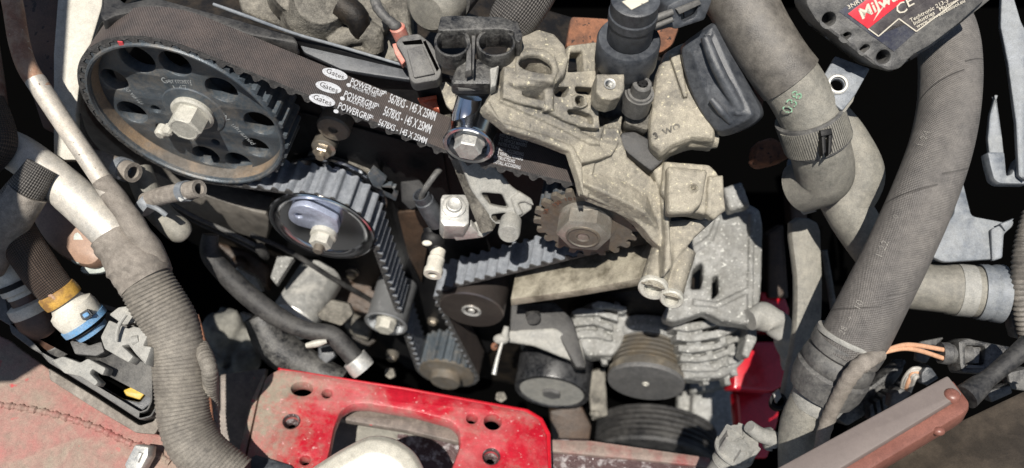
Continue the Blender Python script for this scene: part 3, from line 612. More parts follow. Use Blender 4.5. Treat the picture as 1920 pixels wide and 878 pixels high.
solo('tensioner_pointer', 'small black folded pointer tabs right of the tensioner top', 'pointer', m, K['bluesteel'])
# --- lower edge of the rear cover under the large pulley
lip = T('lower_cover_edge', 'long dusty rubber edged cover flange curving under the large pulley', 'engine cover', pc(300, 350, 20))
m = MB(); m.plate([(140, 160), (152, 150), (165, 215), (205, 262), (262, 306), (330, 345), (400, 372), (470, 395), (504, 410), (492, 470), (478, 450), (430, 432), (360, 405), (280, 352), (205, 305), (158, 262), (147, 215)], PY(58), 50, 3, sm=3); part('flange_wall', lip, m, K['hose'])
for k, (dy, rr) in enumerate(((0, 4.5), (9, 3.5))):
    m = MB(); m.tube([(x, y + dy, zof(pc(x, y + dy, 4)), rr) for x, y in ((147, 215), (165, 262), (215, 312), (285, 358), (360, 404), (430, 436), (486, 464))], 8, seg=10); part('rubber_bead', lip, m, K['rubber'] if k else K['grey'])
m = MB(); m.tube([(486, 462, zof(pc(486, 462, 0)), 9), (494, 474, zof(pc(494, 474, 0)), 10), (500, 484, zof(pc(500, 484, 0)), 5)], 4, seg=12); part('rubber_tip', lip, m, K['rubber'])
# ------------------------------------------------------------------ cast engine mount bracket over the pump sprocket
br = T('engine_mount_bracket', 'large dusty cast aluminium bracket with round eye curling around the brown sprocket', 'mount bracket', (1100, 260, 200))
bo_ = worg(br)
m = MB(); web = P3((908, 200, 264), (1072, 281, 216), (1170, 216, 150)); w2 = P3((1094, 367, 188), (1205, 427, 146), (1130, 262, zof(web.hit(1130, 262)) - 4))
m.plate([(908, 200), (922, 176), (937, 154), (960, 156), (979, 178), (1022, 188), (1042, 206), (1062, 214), (1085, 208), (1110, 231), (1126, 239), (1170, 214), (1161, 268), (1150, 290), (1120, 300), (1088, 306), (1072, 281), (1022, 262), (952, 239), (914, 210)], web, 22, 3)
m.plate([(1082, 290), (1110, 240), (1160, 240), (1178, 296), (1224, 335), (1236, 354), (1248, 400), (1244, 470), (1228, 455), (1205, 427), (1177, 402), (1134, 383), (1094, 367), (1088, 320)], w2, 30, 3)
m.plate([(935, 188), (950, 184), (1060, 228), (1124, 262), (1128, 272), (1108, 270), (1050, 240)], web.up(6), 16, 3)
m.plate([(1122, 240), (1134, 236), (1112, 330), (1104, 372), (1092, 366), (1090, 320)], w2.up(5), 20, 3)
m.plate([(908, 196), (916, 186), (940, 228), (1022, 252), (1076, 274), (1092, 306), (1096, 367), (1086, 330), (1070, 284), (1022, 265), (952, 242)], web.up(5), 20, 3)
# eye ring and its post
eye = [(972, 120), (977, 107), (992, 101), (1014, 102), (1030, 112), (1036, 124), (1036, 138), (1012, 135), (986, 130)]
ey = P3((960, 140, 256), (1060, 140, 236), (1003, 70, 205))
m.plate([(950, 150), (944, 112), (954, 82), (978, 62), (1010, 54), (1040, 62), (1060, 84), (1068, 110), (1060, 138), (1042, 154), (1000, 158), (966, 158)], ey, 46, 5, holes=[eye])
m.plate([(966, 122), (970, 98), (988, 88), (1020, 90), (1042, 106), (1049, 130), (1038, 152), (1000, 150), (968, 142)], ey.up(5), 14, 4, holes=[eye])
# ladder of ribs and small eye towards the threaded boss
lad = P3((960, 150, 254), (1115, 150, 198), (1040, 215, 232))
m.plate([(946, 124), (968, 128), (1000, 146), (1036, 146), (1044, 136), (1118, 132), (1126, 242), (1090, 238), (1060, 226), (1036, 214), (1020, 204), (975, 194), (944, 184)], lad, 30, 2,
        holes=[[(978, 158), (1020, 164), (1023, 188), (980, 180)], [(1040, 163), (1070, 163), (1060, 182), (1040, 180)], [(1078, 162), (1118, 165), (1118, 178), (1082, 175)], (1089, 189, 10), [(1064, 206), (1080, 204), (1112, 216), (1114, 234), (1066, 214)]])
m.plate([(1022, 150), (1040, 148), (1040, 208), (1023, 208)], lad.up(6), 24, 4)
m.plate([(1074, 180), (1082, 176), (1100, 178), (1104, 198), (1090, 204), (1076, 200)], lad.up(6), 20, 4, holes=[(1089, 189, 10)])
m.plate([(1068, 84), (1120, 78), (1118, 140), (1060, 142)], web.up(-40), 30, 4, holes=[[(1068, 98), (1094, 96), (1096, 134), (1066, 136)]])
bs = P3((1120, 140, 250), (1170, 140, 244), (1145, 190, 262))
m.plate([(1119, 138), (1172, 138), (1172, 168), (1164, 182), (1146, 188), (1128, 184), (1118, 172)], bs, 44, 3, holes=[(1143, 157, 9)])
# C shaped shroud: upper band
m.plate([(1086, 340), (1160, 372), (1210, 400), (1240, 436), (1252, 488), (1238, 522), (1205, 534), (1204, 524), (1224, 507), (1233, 484), (1222, 448), (1190, 420), (1148, 398), (1096, 379)], PY(-30), 165, 3)
# right hand arm: ridge, upper boss, diagonal web, bolt pillars
m.plate([(1226, 318), (1250, 302), (1257, 400), (1262, 500), (1246, 520), (1250, 440), (1240, 360)], PC(150, .2, .1, 1245, 400), 36, 6)
m.plate([(1246, 302), (1330, 308), (1345, 322), (1352, 340), (1358, 372), (1330, 404), (1260, 390), (1240, 360)], PC(160, 0, .15, 1290, 350), 55, 6, r=4)
m.plate([(1252, 310), (1328, 316), (1318, 380), (1300, 398), (1252, 400)], PC(185, 0, .25, 1290, 350), 34, 8, r=6)
m.plate([(1330, 330), (1358, 328), (1362, 395), (1340, 412), (1325, 400)], PC(168, .2, .1, 1340, 370), 26, 5)
m.plate([(1250, 415), (1345, 408), (1300, 450), (1262, 500), (1240, 540), (1248, 500), (1252, 470)], PC(110, 0, .1, 1290, 440), 30, 5)
for x, y, r0 in ((1223, 540, 25), (1258, 560, 20)):
    m.tube([(x + 28, y - 90, 90, r0 * .95), (x + 3, y - 10, 118, r0), (x + 1, y - 4, 121, r0 * 1.05)], 3, seg=20)
bc_ = part('bracket_casting', br, None, K['cast'], me=cast(m, bo_, 1.6, 2, 1.3, 2.0))
m = MB(); pl = PY(-34)
b_out = [(1252, 470), (1252, 495), (1238, 522), (1204, 536), (1080, 557), (958, 574), (957, 561), (1080, 545), (1200, 522), (1226, 507), (1238, 490), (1238, 470)]
m.plate(b_out, pl, 78, 2.5, r=4); part('lower_arm', br, m, K['blade'])
for x, y, r0 in ((1224, 543, 25), (1259, 563, 20)):
    m = MB(); m.lathe2((x + 2, y - 10, 116), (x, y, 126), [(-.2, r0 * .9), (.3, r0 * 1.12), (.9, r0 * 1.12), (1.05, r0 * .98), (1.0, r0 * .68), (.2, r0 * .6), (.2, r0 * .1)], 28); part('socket_bolt', br, m, K['bolt'])
m = MB(); w = W(1143, 158, 254); ax = bs.n
for k in range(6): m.lathe(w - ax * (3.2 * k + 1) * S, ax, [(-2, 9.5), (0, 7), (1, 7), (2.4, 9.5)], 24, caps=False)
m.lathe(w - ax * 20 * S, ax, [(0, 9), (0, 2)], 24); sub(part('thread', br, m, K['steel']), bc_)
m = MB(); pl = PC(187, 0, .25, 1300, 355); w = pl.hit(1300, 353); m.lathe(w, pl.n, [(-4, 10), (-1, 9), (3, 5), (1, 4), (4, 3), (0, 1)], 14); sub(part('casting_nib', br, m, K['cast'], ang=20), bc_)
# ------------------------------------------------------------------ dark stay, small lever casting, sensor and fitting in the middle of the belt loop
t = T('slotted_stay', 'grey slotted stay reaching down from the cup idler to a round stub', 'stay', (920, 370, 60)); o = worg(t)
m = MB(); pl = P3((860, 290, 110), (960, 430, 60), (990, 360, 70))
m.plate([(848, 270), (905, 280), (960, 350), (990, 372), (1000, 392), (975, 410), (958, 402), (965, 425), (928, 420), (885, 360)], pl, 24, 4, holes=[[(902, 362), (942, 365), (955, 392), (920, 385)], [(918, 404), (948, 400), (960, 414), (930, 418)]], r=5)
m.plate([(958, 372), (975, 360), (998, 374), (1003, 388), (985, 380), (972, 382), (982, 402), (970, 408)], pl.up(6), 26, 4, r=3)
part('stay_casting', t, None, K['palegrey'], me=cast(m, o, 1.5, 2, .8))
m = MB(); m.lathe2((958, 415, 60), (954, 440, 92), [(0, 20), (.9, 20.5), (1, 18), (1, 3)], 28); part('round_stub', t, m, K['palegrey'])
m = MB(); m.plate([(836, 215), (852, 212), (935, 415), (925, 432)], P3((845, 215, 100), (930, 425, 62), (900, 300, 60)), 30, 2); part('stay_edge', t, m, K['castdark'])
t = T('square_fitting', 'pale square zinc fitting with flanged screw above the short belt run', 'fitting', (860, 410, 10))
m = MB(); pf = P3((828, 368, 40), (880, 368, 34), (850, 425, 62))
m.plate([(826, 372), (830, 364), (872, 364), (880, 374), (880, 418), (872, 425), (832, 424), (825, 414)], pf, 60, 4, r=3); part('body', t, m, K['steel'])
m = MB(); w = pf.hit(851, 388); m.lathe(w, pf.n, [(-1, 4), (-1, 22), (4, 22), (6, 18), (6, 15), (12, 14), (13, 12), (11, 8), (11, 2)], 32); part('flanged_screw', t, m, K['steel'])
m = MB(); m.plate([(836, 427), (884, 424), (905, 446), (855, 452)], P3((836, 427, 40), (884, 424, 40), (870, 450, 10)), 16, 2); part('lower_flange', t, m, K['steel'])
m = MB(); m.plate([(885, 420), (900, 410), (925, 432), (905, 446), (890, 440)], PC(20), 14, 3, r=3); m.ball(W(905, 425, 30), 10, 9, 6); part('side_lug', t, m, K['palegrey'])
t = T('crank_sensor', 'black tube sensor with a bent grey wire beside the pale square fitting', 'sensor', (805, 380, 10))
m = MB(); m.lathe2((815, 408, -10), (789, 365, 40), [(-.2, 19), (.2, 19), (.75, 18), (.78, 16), (1, 16), (1, 13), (.8, 12), (.8, 2)], 28); part('sensor_body', t, m, K['bluegrey'])
m = MB(); m.tube([(790, 372, 30, 6), (797, 355, 46, 6), (812, 333, 52, 6), (824, 318, 44, 6.5)], 8, seg=14); part('wire', t, m, K['grey'])
m = MB(); m.plate([(750, 340), (786, 336), (800, 352), (794, 380), (770, 395), (752, 378)], PC(-20), 30, 3, r=4); part('plug', t, m, K['black'])
t = T('white_nozzle', 'short white plastic nozzle hanging left of the short belt run', 'nozzle', (815, 500, -40))
m = MB(); m.lathe2((822, 470, -60), (811, 516, -30), [(0, 14), (.3, 14), (.35, 16), (.7, 15.5), (.8, 18), (1, 17), (1, 9), (.8, 8), (.8, 1)], 28); part('nozzle_tube', t, m, K['white'])
m = MB(); m.ball(W(812, 448, -60), 24, 22, 18); m.tube([(806, 425, -60, 14), (820, 470, -62, 15)], 3, seg=16); part('elbow', t, m, K['black'])
m = MB(); m.ball(W(801, 456, -45), 10, 6, 5); part('clip', t, m, K['white'])
# ------------------------------------------------------------------ black pressure sensor, cast housing, round cap
t = T('pressure_sensor', 'tall black stepped sensor with embossed collar, label and plug standing beside the threaded boss', 'sensor', (1165, 150, 150))
a, b = (1163, 172, 128), (1190, 8, 305)
m = MB(); m.lathe2(a, b, [(-.1, 47), (.36, 48), (.38, 53), (.40, 55), (.62, 55), (.645, 52), (.65, 36), (.65, 5)], 56); part('collar', t, m, K['bluegrey'])
m = MB(); m.lathe2(a, b, [(-.15, 44), (.30, 45), (.37, 46), (.38, 3)], 48); part('barrel', t, m, K['grey'])
m = MB(); m.lathe2(a, b, [(.64, 36), (.66, 39), (.84, 39), (.85, 41), (.92, 41), (.93, 39), (1.05, 40), (1.06, 36), (1.06, 2)], 48); part('head', t, m, K['bluegrey'])
axs = (W(*b) - W(*a)).normalized(); m = MB(); w = W(1151, 40, 285); m.box(w, r_, axs, r_.cross(axs), 9, 70, 16, 2); part('side_rib', t, m, K['bluegrey'])
pl = Pl(W(1187, -2, 322), axs); m = MB()
pl2 = Pl(W(*a) + (W(*b) - W(*a)) * 1.062, axs)
m.plate([(1166, 4), (1209, -12), (1216, 3), (1184, 19)], pl2, 1.2, .2, front=1); part('paper_label', t, m, K['labelink'])
tx = MB(); side = (CAMPOS - W(1187, 55, 280)); side = (side - axs * side.dot(axs)).normalized(); sx = axs.cross(side)
base = W(*a) + (W(*b) - W(*a)) * .74
for s, hh, up_, wd in (('BOSCH', 12, 3, 40), ('MADE IN GERMANY', 6, -9, 42)):
    for k, ch in enumerate(s):
        ang = (k - (len(s) - 1) / 2) * (wd / len(s)) / 34 + .12
        dirn = side * math.cos(ang) + sx * math.sin(ang); text(tx, ch, base + dirn * 34.3 * S + axs * up_ * S, sx * math.cos(ang) - side * math.sin(ang), axs, hh, None, .02, 'CENTER', thick=1)
tag(part('embossed_lettering', t, tx, K['palegrey']), kind='stuff')
m = MB(); pq = P3((1225, 50, 270), (1330, -10, 275), (1250, 0, 285))
m.plate([(1222, 52), (1248, 38), (1252, 10), (1330, -30), (1336, 2), (1322, 38), (1268, 56), (1258, 52), (1232, 60)], pq, 40, 4, holes=[[(1276, 20), (1308, 8), (1306, 30), (1280, 42)]], r=4); ph_ = part('plug_housing', t, m, K['bluegrey'])
m = MB(); m.plate([(1268, 18), (1312, 0), (1316, 8), (1274, 28)], pq.up(6), 10, 2); m.plate([(1282, 22), (1304, 14), (1302, 24), (1284, 34)], pq.up(-10), 6, 1); m.tube([(1226, 36, 278, 8), (1262, 22, 284, 6)], 2, seg=12); m.tube([(1222, 52, 272, 6), (1262, 36, 280, 5)], 2, seg=12); sub(part('plug_latch', t, m, K['grey']), ph_)
m = MB(); w = W(1200, 172, 205); ax = DW(.05, .45, .9); m.lathe(w, ax, [(-45, 24), (-4, 24), (-4, 21), (0, 20), (0, 16), (20, 15.5), (22, 13.5), (22, 9), (15, 8.5), (15, 1)], 36); fs_ = part('flange_screw', t, m, K['grey'])
m = MB(); m.gear(w + ax.normalized() * 17 * S, ax, 6, 8.8, 6, 0, 5, .6, rin=1); sub(part('torx_recess', t, m, K['black']), fs_)
m = MB(); m.plate([(1170, 170), (1215, 158), (1240, 165), (1232, 200), (1215, 245), (1172, 232)], PC(150, 0, .2, 1200, 190), 50, 5, r=6); part('foot', t, m, K['castdark'])
t = T('thermostat_housing', 'dusty cast housing with embossed characters under the round blue grey cap', 'housing', (1260, 200, 120)); o = worg(t)
m = MB(); m.plate([(1216, 235), (1228, 140), (1245, 95), (1275, 78), (1330, 60), (1345, 200), (1342, 262), (1300, 258), (1262, 272), (1240, 290), (1218, 270)], PC(170, -.1, .25, 1270, 190), 70, 12, r=6)
m.plate([(1255, 100), (1275, 95), (1290, 180), (1282, 182)], PC(182, -.1, .25, 1270, 190), 20, 3)
m.plate([(1222, 240), (1310, 222), (1320, 240), (1262, 285), (1236, 290)], PC(168, 0, .1, 1270, 250), 30, 6)
m.tube([(1290, 262, 150, 16), (1345, 262, 150, 16)], 3, seg=14)
part('housing_casting', t, None, K['cast'], me=cast(m, o, 1.8, 3, 1.3, 2.0))
tx = MB()
for s, x, y in (('3', 1234, 262), ('W', 1252, 255), ('O', 1270, 247)): text(tx, s, PC(180, 0, .1, 1270, 250).hit(x - 7, y), DW(.93, .34, 0), DW(-.34, .93, .1), 16, None, .03, thick=1.2)
part('embossed_mark', t, tx, K['castdark'])
m = MB(); m.plate([(1165, 248), (1190, 246), (1230, 268), (1246, 300), (1222, 322), (1180, 290), (1160, 270)], PC(150, 0, .1, 1200, 270), 40, 4, r=5); solo('rubber_pad', 'dark rubber pad between the cast bracket and the cap housing', 'pad', m, K['rubber'])
t = T('round_cap', 'big blue grey round plastic cap with moulded grooves on the cast housing', 'cap', (1335, 160, 200)); o = worg(t)
cp1 = P3((1275, 120, 190), (1345, 250, 200), (1360, 110, 225))
m = MB(); m.plate([(1334, 38), (1300, 58), (1268, 84), (1266, 110), (1278, 160), (1300, 210), (1322, 242), (1345, 258), (1388, 244), (1414, 226), (1418, 208), (1400, 170), (1372, 110), (1350, 60)], cp1, 90, 32, sm=4)
m.tube([(1322, 70, 222, 10), (1346, 130, 226, 12), (1386, 205, 214, 10)], 6, seg=14)
part('cap_body', t, None, K['bluegrey'], me=cast(m, o, 1.8, 6, 0))
m = MB(); m.tube([(1334, 186, 212, 6), (1352, 208, 212, 8), (1370, 230, 204, 6)], 6, seg=14); part('moulded_ridge', t, m, K['bluegrey'])
# ------------------------------------------------------------------ cable holder, connectors, upper engine
t = T('cable_holder', 'black dusty twin loop cable holder standing over the cup idler', 'cable holder', (885, 120, 260)); o = worg(t)
ph = P3((820, 80, 262), (970, 80, 258), (890, 110, 278))
m = MB()
ring = lambda cx, cy, rx, ry, n=26, a0=0, a1=360: [(cx + rx * math.cos(R(a0 + (a1 - a0) * k / n)), cy + ry * math.sin(R(a0 + (a1 - a0) * k / n))) for k in range(n + 1)]
for cx_, cy_, ot in ((848, 78, (34, 28)), (930, 78, (37, 28))):
    pts = ring(cx_, cy_, ot[0], ot[1], 30, -190, 20) if False else ring(cx_, cy_, ot[0], ot[1], 34)
    inn = ring(cx_, cy_ + 1, ot[0] - 5, ot[1] - 5, 34)
    m.plate(pts[:-1], ph, 30, 1.2, holes=[inn[:-1]])
m.plate([(826, 30), (850, 28), (940, 31), (972, 40), (980, 66), (975, 80), (966, 76), (962, 58), (938, 54), (828, 58), (820, 56)], ph.up(6), 40, 3, r=3)
part('twin_loop', t, m, K['blackdust'])
m = MB()
m.plate([(870, 64), (878, 66), (884, 84), (884, 130), (872, 134), (876, 84)], ph.up(-2), 16, 2); m.plate([(884, 66), (892, 66), (888, 132), (886, 134)], ph.up(-2), 16, 2); part('stem', t, m, K['grey'])
m = MB(); pk = P3((848, 140, 262), (925, 140, 258), (885, 110, 250))
m.plate([(862, 108), (925, 108), (936, 124), (930, 150), (920, 158), (848, 158), (845, 150)], pk, 34, 6, r=4); cb_ = part('clip_block', t, m, K['blackdust'])
m = MB(); pf = PY(0); q = P3((850, 160, 262), (915, 158, 258), (880, 180, 232))
m.plate([(846, 158), (912, 158), (920, 172), (908, 182), (858, 180)], q, 14, 2, r=3); sub(part('clip_front', t, m, K['black']), cb_)
m = MB(); m.plate([(858, 165), (892, 166), (894, 170), (860, 171)], q.up(2), 2, .4); sub(part('clip_slot', t, m, K['palegrey']), cb_)
m = MB(); m.plate([(918, 128), (936, 122), (930, 160), (920, 165)], pk.up(8), 22, 3, r=2); sub(part('clip_ear', t, m, K['palegrey']), cb_)
m = MB(); m.tube([(880, 182, 200, 24), (874, 214, 190, 26), (872, 245, 190, 26)], 4, seg=24); solo('steel_sleeve', 'dark polished steel sleeve between the twin loop holder and the cup idler', 'sleeve', m, K['chrome'])
m = MB(); m.plate([(822, 156), (838, 152), (850, 160), (860, 200), (846, 208), (836, 198)], PC(180), 22, 4, r=3); solo('mount_ear', 'stained cast ear left of the cable holder clip', 'lug', m, K['cast'])
t = T('engine_connector', 'dusty grey latched connector with faded red collar and taped lead', 'connector', (790, 110, 190))
pcn = P3((742, 75, 215), (800, 70, 212), (790, 150, 222))
m = MB(); m.plate([(741, 80), (752, 66), (785, 62), (808, 80), (826, 110), (828, 138), (822, 150), (778, 158), (768, 150), (760, 112)], pcn, 40, 4, r=5); part('shell', t, m, K['grey'])
m = MB(); m.plate([(762, 92), (792, 84), (816, 138), (776, 146)], pcn.up(5), 12, 2, r=3); lp_ = part('latch_plate', t, m, K['grey'])
m = MB(); m.plate([(754, 78), (790, 74), (793, 82), (758, 84)], pcn.up(1.5), 2, .3); m.plate([(793, 78), (798, 76), (823, 128), (819, 134)], pcn.up(1.5), 2, .3); sub(part('latch_gap', t, m, K['shell']), lp_)
m = MB(); m.lathe2((752, 68, 200), (744, 50, 216), [(-.2, 14), (.9, 14.5), (1, 12), (1, 3)], 24); part('collar', t, m, K['salmon'])
m = MB(); m.plate([(735, 82), (744, 80), (762, 112), (754, 122), (740, 100)], pcn.up(-14), 20, 2, r=2); part('lock_slide', t, m, K['salmon'])
m = MB(); m.tube([(700, -10, 215, 9), (708, 14, 220, 10), (722, 32, 222, 9), (738, 46, 220, 10), (746, 52, 214, 10)], 6, seg=16, rf=lambda s, a: 1 + .06 * math.sin(s * .5 + a)); part('taped_lead', t, m, K['grey'])
t = T('orange_plug', 'orange red plug peeping out above the lettered belt edge', 'plug', (805, 190, 120))
m = MB(); m.plate([(784, 186), (812, 178), (818, 184), (824, 206), (804, 200), (792, 192)], PC(120, 0, .3, 800, 190), 24, 3, r=2); part('plug_body', t, m, K['orange'])
m = MB(); m.plate([(783, 184), (818, 178), (819, 183), (786, 190)], PC(128, 0, .3, 800, 190), 8, 1); part('plug_rim', t, m, K['orange'])
# belt guard strip along the top of the belt
t = T('upper_belt_cover', 'long thin black cover strip running along the top edge of the belt', 'belt cover', (560, 80, 120))
pg = P3((450, 40, 160), (760, 145, 160), (560, 110, 168)); pg2 = P3((300, 20, 205), (760, 145, 185), (560, 110, 205))
m = MB(); m.plate([(192, -30), (235, 6), (290, -6), (340, 8), (450, 38), (552, 68), (560, 82), (470, 66), (345, 22), (290, 14), (215, 30), (196, 40), (188, 30)], pg2, 34, 4, r=5); part('curved_rim', t, m, K['rubber'])
m = MB(); m.plate([(552, 66), (640, 88), (765, 124), (770, 150), (700, 140), (640, 130), (570, 98)], pg, 12, 2, r=4); part('flat_strip', t, m, K['bluegrey'])
m = MB(); m.tube([(400, 8, 210, 3), (450, 26, 208, 3.5), (552, 63, 190, 3), (640, 88, 176, 3), (768, 126, 168, 2.5)], 6, seg=10); part('bright_edge', t, m, K['metalclip'])
m = MB(); m.plate([(470, 70), (520, 70), (562, 92), (556, 104), (500, 92)], pg.up(-8), 10, 2, r=4); part('gasket_edge', t, m, K['palegrey'])
# cylinder head castings
t = T('cylinder_head', 'dusty grey cylinder head castings above the belt cover', 'cylinder head', (580, 40, 80)); o = worg(t)
m = MB(); m.plate([(430, -60), (760, -60), (775, 100), (745, 118), (690, 110), (620, 84), (545, 58), (450, 20)], PC(95, 0, .2, 600, 40), 80, 10, r=8)
m.lathe2((590, 40, 90), (600, 0, 175), [(0, 62), (.5, 60), (.8, 50), (1, 44), (1, 4)], 36); m.lathe2((560, -10, 90), (565, -30, 160), [(0, 60), (1, 55), (1, 5)], 30)
m.lathe2((690, 50, 90), (692, 30, 140), [(0, 40), (.9, 38), (1, 30), (1, 5)], 30); m.tube([(620, 80, 130, 16), (690, 60, 140, 22), (700, 95, 120, 20)], 5, seg=16)
m.plate([(570, 30), (640, 60), (700, 80), (705, 105), (640, 85), (560, 55)], PC(130, 0, .2, 640, 70), 30, 8, r=6)
part('head_casting', t, None, K['castdark'], me=cast(m, o, 2.0, 2, 1.6, 2.5))
m = MB(); m.tube([(640, 10, 160, 26), (670, 36, 158, 24), (672, 70, 140, 14)], 4, seg=20); part('black_pipe', t, m, K['gunk'])
t = T('grey_canister', 'dusty grey cylinder end at the top edge above the cable holder', 'canister', (815, 10, 150))
m = MB(); m.lathe2((850, -30, 130), (800, 25, 190), [(0, 52), (.75, 52), (.9, 46), (1, 34), (1.02, 4)], 40); part('canister_body', t, m, K['hosegrey'])
m = MB(); m.lathe2((858, -40, 130), (832, -8, 165), [(0, 55), (.8, 55), (1, 52), (1, 5)], 40); part('canister_band', t, m, K['grey'])
m = MB(); m.tube([(1020, -60, 190, 46), (990, -5, 200, 47), (958, 40, 195, 44), (935, 68, 185, 30)], 10, seg=40); solo('braided_hose', 'black braided hose end entering at the top edge beside the cable holder', 'hose', m, K['braid'])
m = MB(); m.plate([(1070, 30), (1240, 40), (1275, 50), (1262, 85), (1240, 100), (1118, 95), (1060, 90)], PC(40), 40, 6, r=8); solo('rusty_bracket', 'rusty metal seen in the gaps round the black stepped sensor', 'bracket', m, K['rust'])

for lb, ol, z_ in (('rusty brown plate glimpsed between the round cap and the clamped hose', [(1368, 40), (1400, 70), (1440, 150), (1430, 215), (1405, 190), (1375, 120)], 10), ('brown lump in the shade below the clamped hose', [(1420, 265), (1450, 255), (1495, 285), (1470, 300), (1430, 310), (1415, 300)], 0)):
    m = MB(); m.plate(ol, PC(z_, .1, .2, ol[0][0], ol[0][1]), 40, 8, r=8); solo('brown_plate', lb, 'plate', m, K['rust'])
# ------------------------------------------------------------------ alternator, compressor, accessory pulleys
al = T('alternator', 'pale oxidised alternator with cooling fins and slots below the bracket', 'alternator', pc(1240, 600, 60)); o = worg(al)
ac_ = pc(1209, 737, -60); m = MB(); ca = at(ac_, 0)
m.lathe(ca, FRONT, [(95, 40), (100, 120), (120, 150), (330, 160), (330, 30)], 48); part('core', al, m, K['gunk'])
m = MB()
pe = PC(-190, -.15, .35, 1340, 540)
m.plate([(1290, 440), (1335, 395), (1352, 372), (1380, 350), (1398, 378), (1424, 392), (1430, 420), (1430, 500), (1424, 580), (1412, 610), (1350, 600), (1318, 584), (1300, 592), (1262, 604), (1240, 596), (1256, 560), (1278, 548), (1286, 500), (1284, 462)], pe, 60, 8, holes=[[(1300, 505), (1314, 492), (1318, 496), (1314, 540), (1296, 542)], [(1337, 520), (1346, 515), (1348, 550), (1334, 562)]], r=6)
m.plate([(1356, 350), (1392, 340), (1408, 385), (1370, 395)], PC(-170, 0, .3, 1380, 370), 40, 8, r=5)
rq = random.Random(11)
jj = lambda a: rq.uniform(-a, a)
m.plate([(1262, 604), (1330, 600), (1416, 574), (1414, 640), (1396, 680), (1360, 708), (1284, 712), (1268, 660)], PC(-318, .05, .3, 1340, 650), 80, 10, r=8)
m.plate([(1068, 586), (1110, 564), (1180, 570), (1170, 640), (1150, 668), (1100, 668), (1080, 630)], PC(-352, -.05, .3, 1110, 620), 80, 10, r=8)
m.plate([(1404, 560), (1424, 556), (1420, 640), (1404, 672), (1392, 664), (1402, 620)], PC(-240, .05, .3, 1410, 610), 60, 5, r=5)
for k, (x0, y0, x1, y1, hh) in enumerate(((1262, 604, 1416, 574, 14), (1268, 625, 1418, 598, 13), (1272, 646, 1408, 624, 13), (1276, 665, 1400, 647, 12), (1278, 683, 1388, 670, 12), (1276, 700, 1364, 692, 11))):
    xm, ym = (x0 + x1) / 2, (y0 + y1) / 2 + 7
    m.plate([(x0, y0), (x0 + 34, y0 + 2 + jj(3)), (xm, ym + jj(3)), (x1 - 30, y1 + 6 + jj(3)), (x1, y1), (x1 + 3, y1 + hh * .7), (x1 - 30, y1 + hh + 5), (xm + 10, ym + hh + jj(2)), (x0 + 30, y0 + hh + 3), (x0, y0 + hh)], PC(-250 - 16 * k, .05, .3, 1340, 640), 60, 3, r=3)
    for q in range(2): xx = x0 + 40 + 44 * q + jj(10); m.plate([(xx, y0), (xx + 12, y0), (xx + 16, y0 + 22), (xx + 4, y0 + 22)], PC(-262 - 16 * k, .05, .3, 1340, 640), 40, 3)
for k, (x0, y0, x1, y1, hh) in enumerate(((1108, 564, 1176, 574, 12), (1070, 578, 1160, 590, 13), (1062, 598, 1150, 608, 13), (1074, 619, 1148, 627, 13), (1086, 640, 1146, 647, 12), (1098, 660, 1146, 665, 10))):
    xm, ym = (x0 + x1) / 2, (y0 + y1) / 2 - 5
    m.plate([(x0, y0 + 6), (x0 + 14, y0 - 1), (xm, ym + jj(3)), (x1, y1), (x1, y1 + hh), (xm + 6, ym + hh + jj(3)), (x0 + 8, y0 + hh + 2)], PC(-300 - 14 * k, -.05, .3, 1110, 620), 60, 3, r=3)
    xx = xm + jj(14); m.plate([(xx, y0), (xx + 12, y0 + 4), (xx + 20, y0 + 24), (xx + 8, y0 + 24)], PC(-312 - 14 * k, -.05, .3, 1110, 620), 40, 3)
m.plate([(1286, 470), (1330, 440), (1345, 400), (1352, 404), (1338, 450), (1292, 482)], pe.up(6), 14, 4)
m.plate([(1405, 400), (1415, 400), (1412, 600), (1400, 606)], pe.up(6), 14, 4)
m.plate([(1300, 560), (1344, 566), (1400, 540), (1402, 550), (1346, 578), (1298, 572)], pe.up(6), 14, 4)
m.lathe(at(ac_, 52), FRONT, [(0, 74), (0, 86), (14, 92), (40, 92), (50, 60)], 48)
part('finned_housing', al, None, K['castpale'], me=cast(m, o, 2.0, 2, 1.8, 4))
m = MB(); prof = [(-96, 60)]
for k in range(6): h = -92 + k * 11; prof += [(h, 80), (h + 3, 80), (h + 5.5, 70), (h + 7.5, 70), (h + 10, 80)]
prof += [(-24, 80), (-22, 74), (-12, 74), (-12, 40)]; m.lathe(at(ac_, -30), FY, prof, 72); part('ribbed_pulley', al, m, K['ribbed'])
m = MB(); m.lathe(at(ac_, -30), FY, [(-16, 60), (-16, 86), (-13, 88), (4, 88), (7, 86), (7.5, 82), (7, 6)], 64); pcp = part('pulley_cap', al, m, K['capgrey'])
m = MB(); m.lathe(at(ac_, -30), FY, [(-22, 70), (-22, 83), (-19, 87), (-13.5, 88.5), (-3, 88.6), (-3, 80)], 72); sub(part('cap_rim', al, m, K['ribbed']), pcp)
m = MB(); m.lathe(at(ac_, -38), FY, [(-2, 9), (1, 8), (2, 5), (0, 4), (0, 1)], 20); sub(part('cap_dimple', al, m, K['bolt']), pcp)
